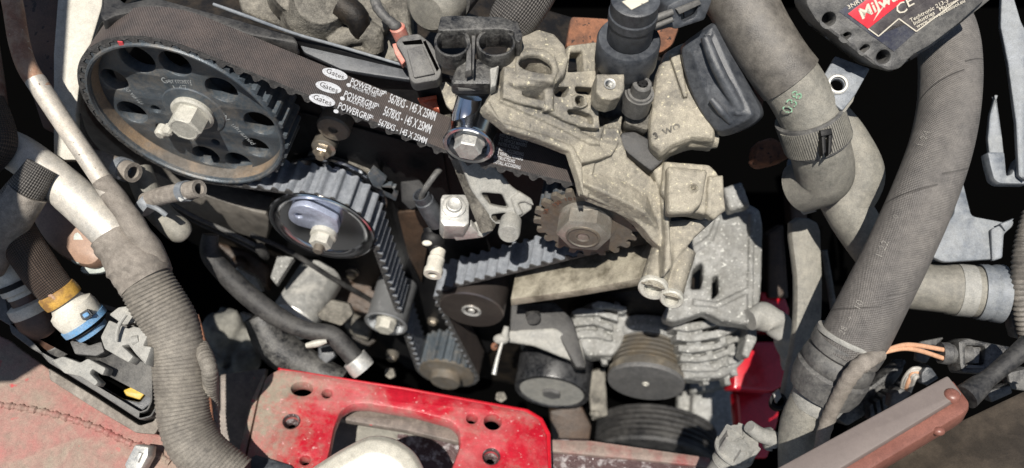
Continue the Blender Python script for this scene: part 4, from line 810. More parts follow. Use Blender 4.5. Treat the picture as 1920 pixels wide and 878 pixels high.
# accessory belt tensioner
t = T('accessory_tensioner', 'black smooth tensioner wheel with grey dished centre left of the ribbed pulley', 'tensioner', pc(1035, 738, 60)); o = worg(t)
q = pc(1034, 737, -50)
m = MB(); m.lathe(q, FY, [(-92, 60), (-92, 88), (-88, 91), (-3, 91), (0, 89), (0, 80), (-4, 77), (-4, 60)], 72, caps=False); part('wheel', t, m, K['glossblack'])
m = MB(); m.lathe(q, FY, [(-3, 78), (-8, 74), (-10, 50), (-10, 46), (-22, 44), (-24, 14), (-24, 2)], 56); dc_ = part('dished_centre', t, m, K['palegrey'])
m = MB(); m.lathe(q, FY, [(-11, 44), (-9, 44), (-9, 55), (-11, 55)], 56, caps=False); sub(part('gap_ring', t, m, K['black']), dc_)  # black ring painted in for the dark gap round the cap
m = MB(); m.lathe(q, FY, [(-22, 36), (-12, 36), (-10, 32), (-10, 3)], 32); sub(part('cap', t, m, K['palegrey']), dc_)
m = MB(); m.hexa(q, FY, 24, -12, 6, .1); sub(part('bolt', t, m, K['capgrey']), dc_)
m = MB(); m.lathe(at(q, 60), FRONT, [(0, 60), (0, 92), (6, 96), (80, 92), (90, 60)], 48); m.plate([(930, 640), (950, 620), (1040, 615), (1090, 640), (1100, 690), (1000, 650)], PC(-260), 40, 6, r=6); part('arm_housing', t, None, K['palegrey'], me=cast(m, o, 3, 3, 1, 2))
m = MB(); m.plate([(958, 570), (1040, 566), (1075, 600), (1100, 690), (1080, 690), (1045, 625), (955, 625)], PC(-270, 0, .3, 1000, 600), 40, 5, r=5); part('back_plate', t, m, K['rubber'])
m = MB(); m.lathe2((999, 590, -255), (1000, 598, -240), [(0, 14), (1, 13), (1, 2)], 20); part('plate_bolt', t, m, K['rubber'])
t = T('guide_pin', 'thin bright steel pin on a rusty eye beside the tensioner housing', 'pin', (935, 670, -230))
m = MB(); m.tube([(942, 640, -240, 3), (932, 675, -225, 4), (926, 703, -215, 5)], 3, seg=12); part('pin', t, m, K['steel'])
m = MB(); m.ball(W(940, 636, -246), 18, 12, 12); m.tube([(950, 612, -246, 5), (946, 632, -246, 8)], 2, seg=10); part('eye', t, m, K['palegrey'])
m = MB(); m.ball(W(927, 650, -248), 8, 9, 8); part('copper_nub', t, m, K['rust'])
# air conditioning compressor and its ribbed pulley
t = T('compressor', 'grey cast compressor with wide black ribbed pulley at the bottom of the engine', 'compressor', pc(1300, 780, 60)); o = worg(t)
m = MB(); m.plate([(1270, 700), (1310, 690), (1360, 705), (1375, 730), (1384, 850), (1340, 900), (1270, 860)], PC(-800, 0, .2, 1320, 780), 160, 14, r=8)
m.tube([(1290, 722, -760, 18), (1340, 714, -755, 20), (1372, 708, -750, 16)], 4, seg=16); m.plate([(1300, 735), (1340, 728), (1352, 780), (1320, 800), (1296, 780)], PC(-770, 0, .2, 1320, 760), 60, 10, r=8)
part('casting', t, None, K['castpale'], me=cast(m, o, 3, 4, 2, 4))
q = pc(1226, 868, -40); rr = 170
m = MB(); prof = [(-100, 60), (-100, rr - 4)]
for k in range(5): h = -96 + k * 15; prof += [(h, rr - 2), (h + 4, rr - 2), (h + 7, rr - 13), (h + 10, rr - 13), (h + 13, rr - 2)]
prof += [(-18, rr - 2), (-8, rr + 1), (0, rr - 4), (2, rr - 14), (-4, rr - 40), (-4, 20)]
m.lathe(q, FY, prof, 96); part('ribbed_pulley', t, m, K['rubber'])

m = MB(); m.ball(W(1116, 776, -520), 14, 9, 8); m.plate([(1100, 700), (1135, 690), (1140, 780), (1110, 790)], PC(-560), 30, 5, r=4); solo('pipe_fitting', 'small pale fitting between the black wheel and the wide ribbed pulley', 'fitting', m, K['castdark'])
m = MB(); m.plate([(1030, 770), (1090, 760), (1110, 800), (1100, 860), (1035, 830)], PC(-560), 60, 8, r=8); solo('oily_lug', 'brown oily casting behind the right end of the red panel', 'casting', m, K['brownlow'])
# red tank and grey lead behind the alternator
t = T('red_container', 'glossy red plastic container glimpsed behind the alternator', 'container', (1430, 650, -400))
m = MB(); m.plate([(1380, 640), (1460, 640), (1482, 660), (1478, 720), (1450, 735), (1376, 730)], PC(-380, .2, .3, 1430, 680), 60, 8, r=8); part('tank_body', t, m, K['redglass'])
m = MB(); m.plate([(1425, 545), (1470, 550), (1482, 580), (1478, 625), (1430, 620)], PC(-420, .2, .3, 1450, 590), 60, 8, r=8); part('tank_neck', t, m, K['redglass'])
m = MB(); m.plate([(1380, 735), (1465, 735), (1460, 790), (1440, 860), (1390, 860)], PC(-430, .2, .3, 1430, 790), 40, 8, r=6); part('tank_foot', t, m, K['redglass'])
m = MB(); m.tube([(1405, 600, -150, 22), (1440, 595, -160, 26), (1465, 620, -170, 22), (1474, 660, -190, 14), (1476, 690, -210, 9)], 8, seg=18, rf=lambda s, a: 1 + .12 * math.sin(s * .12 + 2 * a)); solo('wrapped_lead', 'dusty grey wrapped lead bending down from the alternator side', 'cable', m, K['palegrey'])
for lb, ol, z_ in (('brown housing deep in the dark right of the alternator slab', [(1440, 440), (1470, 420), (1480, 560), (1440, 560)], -420), ('brown casting deep in the dark above the flat grey hose', [(1480, 350), (1510, 345), (1516, 420), (1484, 420)], -330)):
    m = MB(); m.plate(ol, PC(z_), 50, 8, r=6); solo('brown_housing', lb, 'housing', m, K['brownlow'])
# ------------------------------------------------------------------ right: hoses
t = T('upper_radiator_hose', 'thick dusty rubber hose with green mark and ribbed clamp coming down from the top edge', 'hose', (1500, 180, 160))
m = MB(); m.tube([(1350, -70, 190, 64), (1388, 0, 205, 63), (1420, 60, 212, 61), (1455, 115, 212, 60), (1482, 150, 208, 60)], 10, seg=48, cap1=False); part('outer_sleeve', t, m, K['hose'])
m = MB(); m.tube([(1440, 95, 210, 56), (1478, 145, 208, 56), (1506, 190, 198, 56), (1524, 230, 184, 56), (1536, 275, 160, 55), (1545, 315, 130, 54), (1540, 335, 110, 52), (1500, 352, 70, 48)], 10, seg=48); hb2 = part('hose_body', t, m, K['hosegrey'])
cl = [(1520, 218, 190), (1538, 272, 162)]
m = MB(); m.lathe2((1516, 214, 190), (1534, 268, 164), [(0, 57), (0, 63), (.06, 64), (.94, 64), (1, 63), (1, 57)], 56); cb = part('clamp_band', t, m, K['grey'])
m = MB(); d0, d1 = W(1516, 214, 190), W(1534, 268, 164); ax = (d1 - d0).normalized(); rf_ = (CAMPOS - d0); rf_ = (rf_ - ax * rf_.dot(ax)).normalized(); bx = ax.cross(rf_); kk = pxr(d0) / S
for k in range(34):
    a = R(-70 + k * 4.0); dr = rf_ * math.cos(a) + bx * math.sin(a)
    m.box((d0 + d1) / 2 + dr * 64.5 * kk * S, ax, bx * math.cos(a) - rf_ * math.sin(a), dr, 48, 2.2, 1.6, 0)
tag(sub(part('clamp_rib', t, m, K['hosegrey']), cb), kind='stuff')
m = MB(); dr = rf_ * math.cos(.35) - bx * math.sin(.35) * -1
for s_ in (0, 1): m.plate([(1540 + 14 * s_, 250), (1548 + 14 * s_, 248), (1550 + 10 * s_, 285), (1543 + 10 * s_, 292)], PC(240, 0, .1, 1545, 260), 16, 2)
m.plate([(1538, 244), (1560, 240), (1562, 252), (1540, 256)], PC(243, 0, .1, 1545, 250), 12, 2); sub(part('clamp_screw', t, m, K['black']), cb)
m = MB(); pts = [(1470, 338, 74), (1500, 362, 60), (1545, 378, 40)]; m.lathe2((1515, 345, 60), (1490, 352, 50), [(0, 50), (0, 54), (.9, 54), (1, 50)], 40); part('bright_ring', t, m, K['metalclip'])
tx = MB(); pm = PC(262, .0, -.1, 1492, 200); q, nn = surf(hb2)(1494, 196); xd = DW(.45, .86, 0); xd = xd - nn * xd.dot(nn); text(tx, '038', q, xd, nn.cross(xd), 24, 38, 0, 'CENTER', thick=1.2); part('green_mark', t, tx, K['green'])
m = MB(); m.tube([(1555, 215, 60, 34), (1590, 265, 65, 38), (1612, 330, 60, 44), (1590, 385, 55, 40)], 8, seg=32); m.tube([(1570, 360, 55, 40), (1600, 410, 50, 42), (1640, 470, 30, 40), (1680, 520, 10, 38)], 8, seg=32); solo('lower_radiator_hose', 'dusty grey hose behind the clamped hose, running down under the wrapped hose', 'hose', m, K['hosegrey'])
m = MB()
hw = 25
m.plate([(1485, 418), (1535, 418), (1542, 480), (1544, 560), (1538, 640), (1520, 700), (1500, 745), (1468, 760), (1478, 700), (1492, 620), (1494, 520)], PC(-60, .1, 0, 1515, 560), 26, 8, sm=3); solo('flat_hose', 'flat grey green hose hanging straight down right of the alternator', 'hose', m, K['hosegrey'])
t = T('wrapped_hose', 'very thick cloth wrapped hose curving down the right side into a collar', 'hose', (1700, 350, 150))
m = MB(); m.tube([(1745, 0, 60, 50), (1772, 60, 95, 53), (1781, 120, 130, 54), (1778, 200, 165, 54), (1762, 280, 190, 55), (1730, 370, 200, 57), (1690, 460, 190, 58), (1648, 545, 178, 59), (1610, 620, 160, 60), (1585, 665, 150, 60)], 12, seg=56); hb = part('hose_body', t, m, K['fabric'])
m = MB(); m.lathe2((1594, 640, 150), (1530, 752, 100), [(0, 60), (0, 66), (.03, 67), (.16, 66), (.2, 60), (.26, 66), (.38, 68), (.44, 64), (.48, 70), (.7, 68), (.84, 62), (.85, 50)], 64); part('collar', t, m, K['grey'])
m = MB(); m.lathe2((1598, 632, 152), (1594, 640, 150), [(0, 60), (0, 65), (.5, 66), (1, 65), (1, 60)], 64, ); part('end_ring', t, m, K['palegrey'])
m = MB(); m.lathe2((1541, 735, 108), (1528, 760, 96), [(0, 42), (0, 46), (.5, 49), (1, 46), (1, 40)], 48); part('lower_ring', t, m, K['palegrey'])
m = MB(); m.tube([(1540, 730, 100, 44), (1520, 765, 92, 43), (1503, 800, 80, 40), (1495, 840, 66, 35), (1490, 885, 50, 30)], 8, seg=40); part('lower_pipe', t, m, K['hosegrey'])
tx = MB()
HS = surf(hb)
for s, x, y, sz in (('1 24', 1737, 262, 17), ('0', 1684, 408, 13), ('1 22', 1660, 470, 17), ('10', 1616, 575, 17), ('+', 1600, 600, 15), ('28', 1586, 622, 15)):
    q, nn = HS(x, y); xd = DW(.5, .86, 0); xd = xd - nn * xd.dot(nn); text(tx, s, q, xd, nn.cross(xd), sz, None, -.015, 'CENTER', thick=.8)
tag(part('faint_numbers', t, tx, K['hoseink']), kind='stuff')
t = T('hose_stub', 'short dusty hose stub with pale band leading to a grey clip at the right', 'hose', (1790, 545, 40))
m = MB(); m.lathe2((1700, 535, 20), (1885, 552, 50), [(0, 44), (.4, 45), (.42, 47), (.74, 47), (.76, 50), (.9, 50), (.9, 30)], 48); part('hose_body', t, m, K['hosegrey'])
m = MB(); m.lathe2((1700, 535, 20), (1885, 552, 50), [(.5, 46), (.5, 48.5), (.66, 48.5), (.66, 46)], 48); part('pale_band', t, m, K['palegrey'])
m = MB(); m.lathe2((1700, 535, 20), (1885, 552, 50), [(.72, 47), (.72, 51), (.8, 52), (.84, 50), (.88, 53), (.96, 54), (.96, 30)], 48); part('grey_clip', t, m, K['metalclip'])
t = T('grey_bracket', 'blue grey sheet bracket with upright strap behind the wrapped hose', 'bracket', (1820, 400, 40)); 
m = MB(); m.plate([(1790, 250), (1812, 180), (1806, 340), (1822, 405), (1890, 418), (1902, 412), (1900, 424), (1882, 440), (1878, 485), (1770, 492), (1745, 480), (1760, 440), (1790, 400)], PC(60, 0, .2, 1810, 420), 12, 3, r=8); part('strap', t, m, K['metalclip'])
m = MB(); m.plate([(1858, 430), (1884, 418), (1880, 484), (1860, 490)], PC(78, -.3, .1, 1870, 450), 14, 3, r=4); m.plate([(1876, 420), (1902, 410), (1886, 434)], PC(84), 8, 2); part('folded_lip', t, m, K['metalclip'])
m = MB(); m.plate([(1730, 440), (1770, 400), (1790, 470), (1790, 490), (1730, 492)], PC(30, .2, .1, 1760, 460), 14, 3); part('side_web', t, m, K['bluegrey'])
t = T('eyelet_bracket', 'grey sheet bracket with round eyelet between the two thick hoses', 'bracket', (1575, 150, 110))
pe = PC(225, -.1, .2, 1580, 150)
m = MB(); m.plate([(1540, 150), (1566, 104), (1592, 114), (1632, 128), (1604, 178), (1580, 208), (1558, 190)], pe, 10, 2.5, holes=[(1570, 159, 12)], r=4); part('sheet', t, m, K['metalclip'])
m = MB(); m.lathe(pe.hit(1570, 159), pe.n, [(-8, 11), (-8, 17), (2, 17), (4, 15), (4, 12), (-6, 11)], 36, caps=False); part('eyelet', t, m, K['steel'])
m = MB(); m.plate([(1588, 184), (1606, 170), (1600, 190), (1584, 212), (1576, 208)], pe.up(-6), 8, 2); part('lower_tab', t, m, K['hosegrey'])
for nm, lb, ol, z_, hl in (('metal_strip', 'pale folded metal strip at the far top right', [(1878, -10), (1900, -10), (1915, 40), (1925, 60), (1925, 340), (1910, 330), (1905, 230), (1890, 120), (1876, 50)], 90, ()),
                       ('pointed_plate', 'narrow pointed blue grey metal blade standing left of the far right strip', [(1868, 176), (1880, 260), (1884, 300), (1856, 300), (1852, 260), (1856, 215)], 60, ())):
    m = MB(); m.plate(ol, PC(z_, -.25, .1, 1890, 150), 14, 3, holes=hl, r=3); solo(nm, lb, 'metal strip', m, K['metalclip'])
m = MB(); m.plate([(1852, 285), (1884, 285), (1888, 330), (1898, 326), (1908, 300), (1925, 285), (1930, 345), (1875, 344), (1864, 336), (1857, 310)], PC(92, 0, .2, 1890, 315), 24, 3, r=4); solo('channel_bracket', 'u shaped pale metal channel at the right edge above the grey bracket', 'bracket', m, K['metalclip'])
m = MB(); m.tube([(1935, 400, 80, 16), (1917, 470, 90, 16), (1912, 540, 95, 15), (1916, 590, 90, 14), (1928, 640, 80, 14)], 10, step=2.2, seg=20, rf=lambda s, a: 1 + .10 * math.sin(s * 2 * math.pi / 9)); solo('conduit', 'black corrugated conduit at the right edge', 'conduit', m, K['hose'])
# ------------------------------------------------------------------ battery pack at the top
t = T('battery_pack', 'dark grey tool battery pack with red and black label at the top right', 'battery pack', (1660, 40, 240)); 
pm = P3((1530, 20, 300), (1650, 130, 275), (1780, 30, 300))
m = MB(); m.plate([(1508, -60), (1512, 10), (1532, 42), (1640, 124), (1668, 134), (1688, 130), (1712, 104), (1745, 86), (1800, 44), (1870, -20), (1880, -60)], pm, 60, 5, holes=[(1555, 36, 12), (1657, 107, 12), [(1577, 70), (1590, 60), (1598, 65), (1585, 76)], [(1612, 94), (1624, 83), (1632, 88), (1619, 100)]], r=6); part('case', t, m, K['grey'])
for x, y in ((1555, 36), (1657, 107)): m = MB(); m.lathe(pm.hit(x, y), pm.n, [(-58, 11), (-30, 11), (-30, 2)], 28); part('screw_well', t, m, K['black'])
m = MB(); m.plate([(1505, -40), (1518, 20), (1540, 50), (1640, 128), (1672, 136), (1690, 126), (1716, 108), (1755, 84), (1872, -10), (1872, -40)], pm.up(-40), 70, 6, r=6); part('lower_case', t, m, K['grey'])
for ol in ([(1788, 40), (1802, 30), (1808, 40), (1794, 48)], [(1702, 106), (1718, 96), (1724, 104), (1708, 114)]): m = MB(); m.plate(ol, pm.up(-3), 40, 2); part('case_tab', t, m, K['black'])
lab = [(1574, 22), (1624, -18), (1824, -18), (1718, 60), (1676, 96), (1672, 95)]
m = MB(); m.plate([(1573, 22), (1640, -30), (1838, -30), (1720, 58), (1676, 97)], pm, 1, .2, front=.8); lb_ = part('label_border', t, m, K['labelnavy'])
m = MB(); m.plate([(1644, 68), (1700, 26), (1760, -22), (1822, -22), (1718, 58), (1700, 44), (1684, 34), (1648, 65)], pm, 1, .2, front=1.4); m.plate([(1630, 52), (1686, 10), (1706, -22), (1770, -22), (1700, 30), (1644, 66)], pm, 1, .2, front=1.2); sub(part('label_panel', t, m, K['labelblk']), lb_)
m = MB(); m.plate([(1589, 26), (1634, -8), (1654, -24), (1735, -24), (1690, 4), (1627, 54)], pm, 1, .2, front=1.9); sub(part('red_label', t, m, K['labelred']), lb_)
tx = MB(); dx = (pm.hit(1690, 0) - pm.hit(1618, 40)).normalized(); dy = pm.n.cross(dx)
def lt(s, x, y, h, w=None, bold=.01): text(tx, s, pm.hit(x, y) + pm.n * 2.6 * S, dx, dy, h, w, bold, thick=.15)
lt('Milwaukee', 1614, 37, 24, 108, .02); lt('3NR107', 1589, 18, 9, 34)
lt('Techtronic 213-5', 1706, 42, 8.5); lt('Industries   Marlow', 1712, 48, 8.5); lt('www.milwaukeetool.eu', 1718, 53, 8)
lt('C', 1682, 30, 24, None, .0); lt('E', 1700, 15, 24, None, 0)
tag(sub(part('label_lettering', t, tx, K['labelink']), lb_), kind='stuff')
m = MB(); m.plate([(1650, 18), (1662, 6), (1660, 2), (1668, -4), (1654, 10), (1655, 14), (1636, 40), (1645, 22), (1643, 18)], pm, .6, .1, front=2.6); sub(part('lightning_mark', t, m, K['labelink']), lb_)
m = MB()
for a, b in (((1627, 54), (1646, 68)), ((1646, 68), (1684, 35)), ((1684, 35), (1717, 59)), ((1717, 59), (1800, -4))):
    p, q = pm.hit(*a), pm.hit(*b); m.box((p + q) / 2 + pm.n * 2.2 * S, q - p, pm.n.cross(q - p), pm.n, (q - p).length / S, 1.6, .6, 0)
tag(sub(part('label_line', t, m, K['labelink']), lb_), kind='stuff')
# ------------------------------------------------------------------ wiring at the lower right
t = T('wiring_harness', 'taped lead with two pale orange wires ending in a dusty plug', 'wiring', (1740, 660, 60))
m = MB(); m.tube([(1530, 885, 120, 12), (1548, 800, 150, 13), (1572, 745, 185, 14), (1596, 704, 215, 15), (1618, 682, 215, 16), (1650, 664, 190, 13)], 8, seg=20, rf=lambda s, a: 1 + .07 * math.sin(s * .35 + a)); part('taped_bundle', t, m, K['tape'])
for k, pts in enumerate(([(1648, 664, 190, 4), (1690, 654, 175, 4.5), (1725, 658, 160, 4.5), (1768, 672, 140, 4.5)], [(1648, 662, 188, 4), (1690, 648, 172, 4.5), (1722, 648, 160, 4.5), (1768, 656, 140, 4.5)])):
    m = MB(); m.tube(pts, 8, seg=12); part('wire', t, m, K['wire'])
m = MB(); m.lathe2((1762, 662, 130), (1788, 664, 130), [(0, 18), (0, 20), (.6, 21), (.7, 18), (1, 18), (1, 3)], 28); m.lathe2((1784, 664, 128), (1812, 666, 128), [(0, 14), (.5, 15), (1, 26), (1, 3)], 24); part('plug_neck', t, m, K['grey'])
pk = PC(150, 0, .15, 1850, 665)
m = MB(); m.plate([(1797, 640), (1815, 634), (1850, 642), (1895, 650), (1915, 660), (1905, 690), (1870, 704), (1805, 700), (1800, 685)], pk, 44, 5, holes=[[(1812, 648), (1848, 650), (1844, 684), (1812, 684)]], r=4); pb_ = part('plug_body', t, m, K['blackdust'])
m = MB(); m.plate([(1814, 650), (1846, 652), (1842, 682), (1814, 682)], pk.up(-14), 8, 1); m.plate([(1822, 652), (1838, 653), (1836, 682), (1822, 682)], pk.up(-4), 10, 2); m.plate([(1812, 684), (1846, 686), (1846, 691), (1812, 690)], pk.up(3), 10, 1); sub(part('plug_latch', t, m, K['grey']), pb_)
t = T('wire_loom', 'fan of grey and orange wires curving into a dusty plug below the two wire plug', 'wiring', (1720, 710, 20))
for k in range(6):
    m = MB(); m.tube([(1690 + 3 * k, 735, 20, 4), (1695 + 4 * k, 712 - 2 * k + 4 * (k % 3), 40 + 4 * k, 4), (1712 + 2 * k, 698 + 3 * k - 6, 52, 4), (1738, 694 + 5 * k, 50 - 3 * k, 4)], 8, seg=10); part('wire', t, m, K['wire'] if k in (2, 3) else K['wireg'])
m = MB(); m.plate([(1728, 700), (1740, 684), (1748, 690), (1762, 710), (1740, 724), (1728, 720)], PC(66), 30, 4, r=4); part('plug', t, m, K['bluegrey'])
m = MB(); m.plate([(1672, 740), (1690, 728), (1712, 738), (1690, 760), (1668, 765)], PC(45), 24, 4, r=4); part('boot', t, m, K['grey'])
m = MB(); m.plate([(1720, 650), (1728, 640), (1770, 632), (1752, 660), (1738, 682), (1718, 676)], PC(20, .2, .2, 1740, 660), 10, 3, r=4); solo('grey_tab', 'grey plastic tab behind the two pale orange wires', 'tab', m, K['grey'])
t = T('fan_shroud', 'dark green black shroud slab with ribs behind the taped lead', 'shroud', (1640, 720, -60))
m = MB(); m.plate([(1560, 780), (1700, 672), (1694, 700), (1640, 770), (1590, 800)], PC(-40, .1, .1, 1630, 730), 40, 6, r=6); part('slab', t, m, K['blackdust'])
for k in range(6): m = MB(); m.plate([(1630 + 12 * k, 762 - 8 * k), (1637 + 12 * k, 757 - 8 * k), (1642 + 12 * k, 780 - 8 * k), (1634 + 12 * k, 790 - 8 * k)], PC(-10), 30, 2); part('rib', t, m, K['blackdust'])
for lb, ol, z_ in (('dusty grey clip at the right edge under the corrugated conduit', [(1895, 590), (1930, 580), (1930, 640), (1905, 634)], 60), ('dusty grey clip at the right edge below the black cable', [(1890, 700), (1930, 690), (1930, 735), (1895, 730)], 40), ('small ridged grey clip just above the blurred dark bodywork', [(1850, 735), (1895, 722), (1900, 738), (1860, 756)], 40)):
    m = MB(); m.plate(ol, PC(z_), 26, 4, r=4); m.plate([(x * .6 + ol[0][0] * .4, y * .6 + ol[0][1] * .4) for x, y in ol], PC(z_ + 8), 12, 2, r=3); solo('edge_clip', lb, 'clip', m, K['grey'], group='grey clips along the right edge')
# ------------------------------------------------------------------ foreground bar, cable, dark bodywork
t = T('work_bar', 'blurred flat grey brown bar with copper red edges at the lower right', 'tool bar', (1650, 810, 300))
pb = P3((1460, 878, 330), (1800, 735, 290), (1640, 840, 330))
m = MB(); m.plate([(1290, 960), (1460, 878), (1776, 706), (1804, 742), (1560, 890), (1440, 980)], pb, 16, 3, r=5, front=4); bf_ = part('bar_face', t, m, K['barface'])
m = MB(); m.plate([(1320, 970), (1480, 880), (1760, 712), (1790, 706), (1822, 748), (1820, 762), (1804, 774), (1620, 884), (1500, 960)], pb, 40, 6, r=5, front=-8); part('bar_edge', t, m, K['barred'])
m = MB(); w = pb.hit(1784, 743); m.lathe(w, pb.n, [(0, 12), (5, 11), (8, 8), (9, 3), (9, 1)], 28); sub(part('rivet', t, m, K['barred']), bf_)
m = MB(); m.ball(pb.hit(1764, 800) - pb.n * 14 * S, 9, 7, 8); part('side_rivet', t, m, K['barred'])
m = MB(); m.tube([(1810, 745, 275, 24), (1838, 722, 265, 20), (1845, 716, 262, 17), (1870, 696, 255, 16), (1930, 645, 240, 19)], 6, seg=28); part('black_cable', t, m, K['rubber'])
m = MB(); m.plate([(1560, 900), (1920, 730), (1990, 700), (1990, 980), (1500, 980)], P3((1600, 890, 230), (1920, 735, 190), (1900, 878, 290)), 30, 8, r=8); solo('front_bodywork', 'blurred brown black body edge across the lower right corner', 'bodywork', m, K['blackfore'])
# ------------------------------------------------------------------ left: panels and pipes
m = MB(); m.plate([(112, -60), (212, -60), (186, 30), (168, 90), (150, 150), (142, 215), (146, 300), (100, 300), (100, 100)], PC(80, .15, .1, 150, 100), 20, 3); solo('inner_wing', 'cream painted inner wing panel lit by the sun beside the pulley', 'body panel', m, K['cream'])
m = MB(); m.plate([(20, -60), (120, -60), (120, 260), (80, 240), (40, 120)], PC(70, -.1, .1, 70, 100), 20, 3, r=3); solo('shaded_wing', 'pitted inner wing part painted shade brown behind the rusty pipe bend', 'heat shield', m, K['wingshade'])  # shade on the inner wing built as a separate brown plate
t = T('coolant_pipe', 'thin pitted metal pipe, rusty at its top bend, running down into grey tape', 'pipe', (120, 220, 150))
m = MB(); m.tube([(14, -40, 150, 18), (26, 20, 155, 18), (36, 80, 158, 18), (52, 128, 160, 18), (80, 170, 160, 18)], 8, seg=32); part('rusty_section', t, m, K['rustpipe'])
m = MB(); m.tube([(66, 150, 160.5, 18.4), (96, 196, 160, 18.4), (140, 262, 160, 18), (186, 330, 160, 18), (206, 362, 160, 18)], 8, seg=32); part('bare_section', t, m, K['pipe'])
m = MB(); m.tube([(192, 338, 160, 19.5), (215, 370, 158, 20), (240, 405, 150, 21), (262, 440, 140, 22), (290, 480, 120, 22), (306, 520, 100, 18)], 8, seg=28, rf=lambda s, a: 1 + .04 * math.sin(s * .13 + 2 * a)); part('taped_section', t, m, K['tape'])
t = T('air_pipe', 'wide smooth aluminium pipe at the left running into a thick ribbed conduit', 'pipe', (150, 380, 180))
m = MB(); m.tube([(-20, 265, 113, 34), (30, 285, 123, 36), (80, 320, 128, 37), (135, 365, 128, 38), (190, 415, 126, 39), (236, 462, 122, 40)], 10, seg=48); part('bare_pipe', t, m, K['pipesmooth'])
m = MB(); m.tube([(212, 440, 123, 42), (232, 468, 122, 46), (250, 490, 120, 50), (268, 518, 118, 51), (276, 530, 118, 50)], 8, step=4, seg=48, rf=lambda s, a: 1 + .03 * math.sin(s * .11 + 1.5 * math.sin(a)) + .02 * math.sin(s * .31 + 2 * a) + .025 * (1 if (s * .03 + a * .12) % 1 > .5 else 0)); part('tape_wrap', t, m, K['tape'])
m = MB(); m.tube([(266, 514, 118, 47), (290, 558, 114, 50), (318, 608, 110, 51), (336, 660, 108, 50), (341, 720, 110, 49), (346, 780, 114, 48), (362, 826, 116, 48), (392, 862, 116, 47), (440, 900, 113, 46)], 12, step=1.3, seg=44, rf=lambda s, a: 1 + (.017 + .006 * math.sin(s * .03 + 1)) * math.sin(s * 2 * math.pi / 6.6 + .4 * math.sin(a)) + .014 * math.sin(s * .04 + a) + .012 * math.sin(s * .021 + 2 * a)); part('ribbed_conduit', t, m, K['corr'])
m = MB(); m.tube([(372, 640, 88, 14), (392, 690, 148, 15), (396, 750, 88, 14), (400, 815, 88, 13)], 8, step=1.6, seg=20, rf=lambda s, a: 1 + .05 * math.sin(s * 2 * math.pi / 8)); solo('slit_conduit', 'narrow ribbed conduit tucked behind the thick ribbed conduit', 'conduit', m, K['corr'])
m = MB(); m.tube([(370, 590, 98, 3), (384, 650, 108, 4), (390, 720, 110, 4), (398, 790, 108, 3)], 6, seg=10); solo('brown_strap', 'rusty brown strap between the two ribbed conduits', 'strap', m, K['rust'])
t = T('braided_fuel_hose', 'fat braided hose end lying over the left edge with a dusty rubber sleeve', 'hose', (40, 360, 160))
m = MB(); m.tube([(80, 312, 166, 28), (58, 345, 170, 32), (34, 376, 170, 34)], 6, seg=40); part('braided_cover', t, m, K['braid'])
m = MB(); m.tube([(52, 360, 170, 36), (26, 398, 168, 38), (0, 440, 160, 38), (-30, 500, 145, 36)], 8, seg=36); part('rubber_sleeve', t, m, K['tape'])
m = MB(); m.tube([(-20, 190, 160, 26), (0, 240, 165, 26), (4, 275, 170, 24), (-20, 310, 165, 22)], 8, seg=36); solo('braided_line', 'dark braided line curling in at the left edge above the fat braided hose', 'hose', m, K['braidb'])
m = MB(); m.tube([(-20, 80, 40, 16), (-4, 180, 40, 15), (4, 250, 40, 14)], 6, seg=20); solo('brown_pipe', 'thin rusty brown pipe standing at the left edge', 'pipe', m, K['rustpipe'])
t = T('washer_tank', 'milky plastic tank, painted shade brown on top, under the wide aluminium pipe', 'tank', (150, 440, 60))
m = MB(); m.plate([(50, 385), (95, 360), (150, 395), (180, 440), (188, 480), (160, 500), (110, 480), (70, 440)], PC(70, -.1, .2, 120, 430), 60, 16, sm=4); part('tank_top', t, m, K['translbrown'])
m = MB(); m.plate([(130, 440), (150, 430), (176, 460), (180, 480), (150, 496), (128, 488)], PC(78, -.1, .1, 150, 460), 40, 10, sm=4); part('tank_shoulder', t, m, K['milky'])
m = MB(); m.plate([(150, 498), (182, 470), (200, 495), (196, 512), (165, 516), (148, 510)], PC(60), 40, 10, sm=3); part('tank_base', t, m, K['milky'])
t = T('quick_coupling', 'braided hose with amber ring and white coupling with a bright blue band', 'hose coupling', (120, 560, 110))
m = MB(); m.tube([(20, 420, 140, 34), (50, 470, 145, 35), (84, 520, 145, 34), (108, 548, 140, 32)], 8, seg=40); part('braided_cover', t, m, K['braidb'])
a, b = (104, 545, 140), (186, 635, 100)
m = MB(); m.lathe2(a, b, [(-.12, 24), (-.02, 32), (.0, 35), (.06, 36), (.16, 36), (.2, 35), (.2, 20)], 48); part('amber_ring', t, m, K['amber'])
m = MB(); m.lathe2(a, b, [(.18, 30), (.25, 31), (.3, 34), (.34, 41), (.42, 43), (.56, 42), (.6, 41), (.6, 20)], 56); part('white_body', t, m, K['white'])
m = MB(); m.lathe2(a, b, [(.60, 38), (.60, 44), (.70, 44), (.71, 38)], 56); part('blue_band', t, m, K['blue'])
m = MB(); m.lathe2(a, b, [(.70, 36), (.76, 37), (.77, 31), (.86, 29), (.88, 5)], 48); part('dark_neck', t, m, K['black'])
m = MB(); m.lathe2(a, b, [(.78, 31.5), (.86, 30), (.86, 20)], 48); part('blue_neck', t, m, K['blue'])
m = MB(); w = W(162, 590, 148); m.box(w, DW(.7, .4, 0), DW(-.4, .7, .2), DW(.2, -.2, 1), 18, 14, 10, 2); rb_ = part('release_button', t, m, K['bluegrey'])
m = MB(); m.box(W(162, 590, 152), DW(.7, .4, 0), DW(-.4, .7, .2), DW(.2, -.2, 1), 10, 7, 8, 1); sub(part('button_face', t, m, K['blue']), rb_)
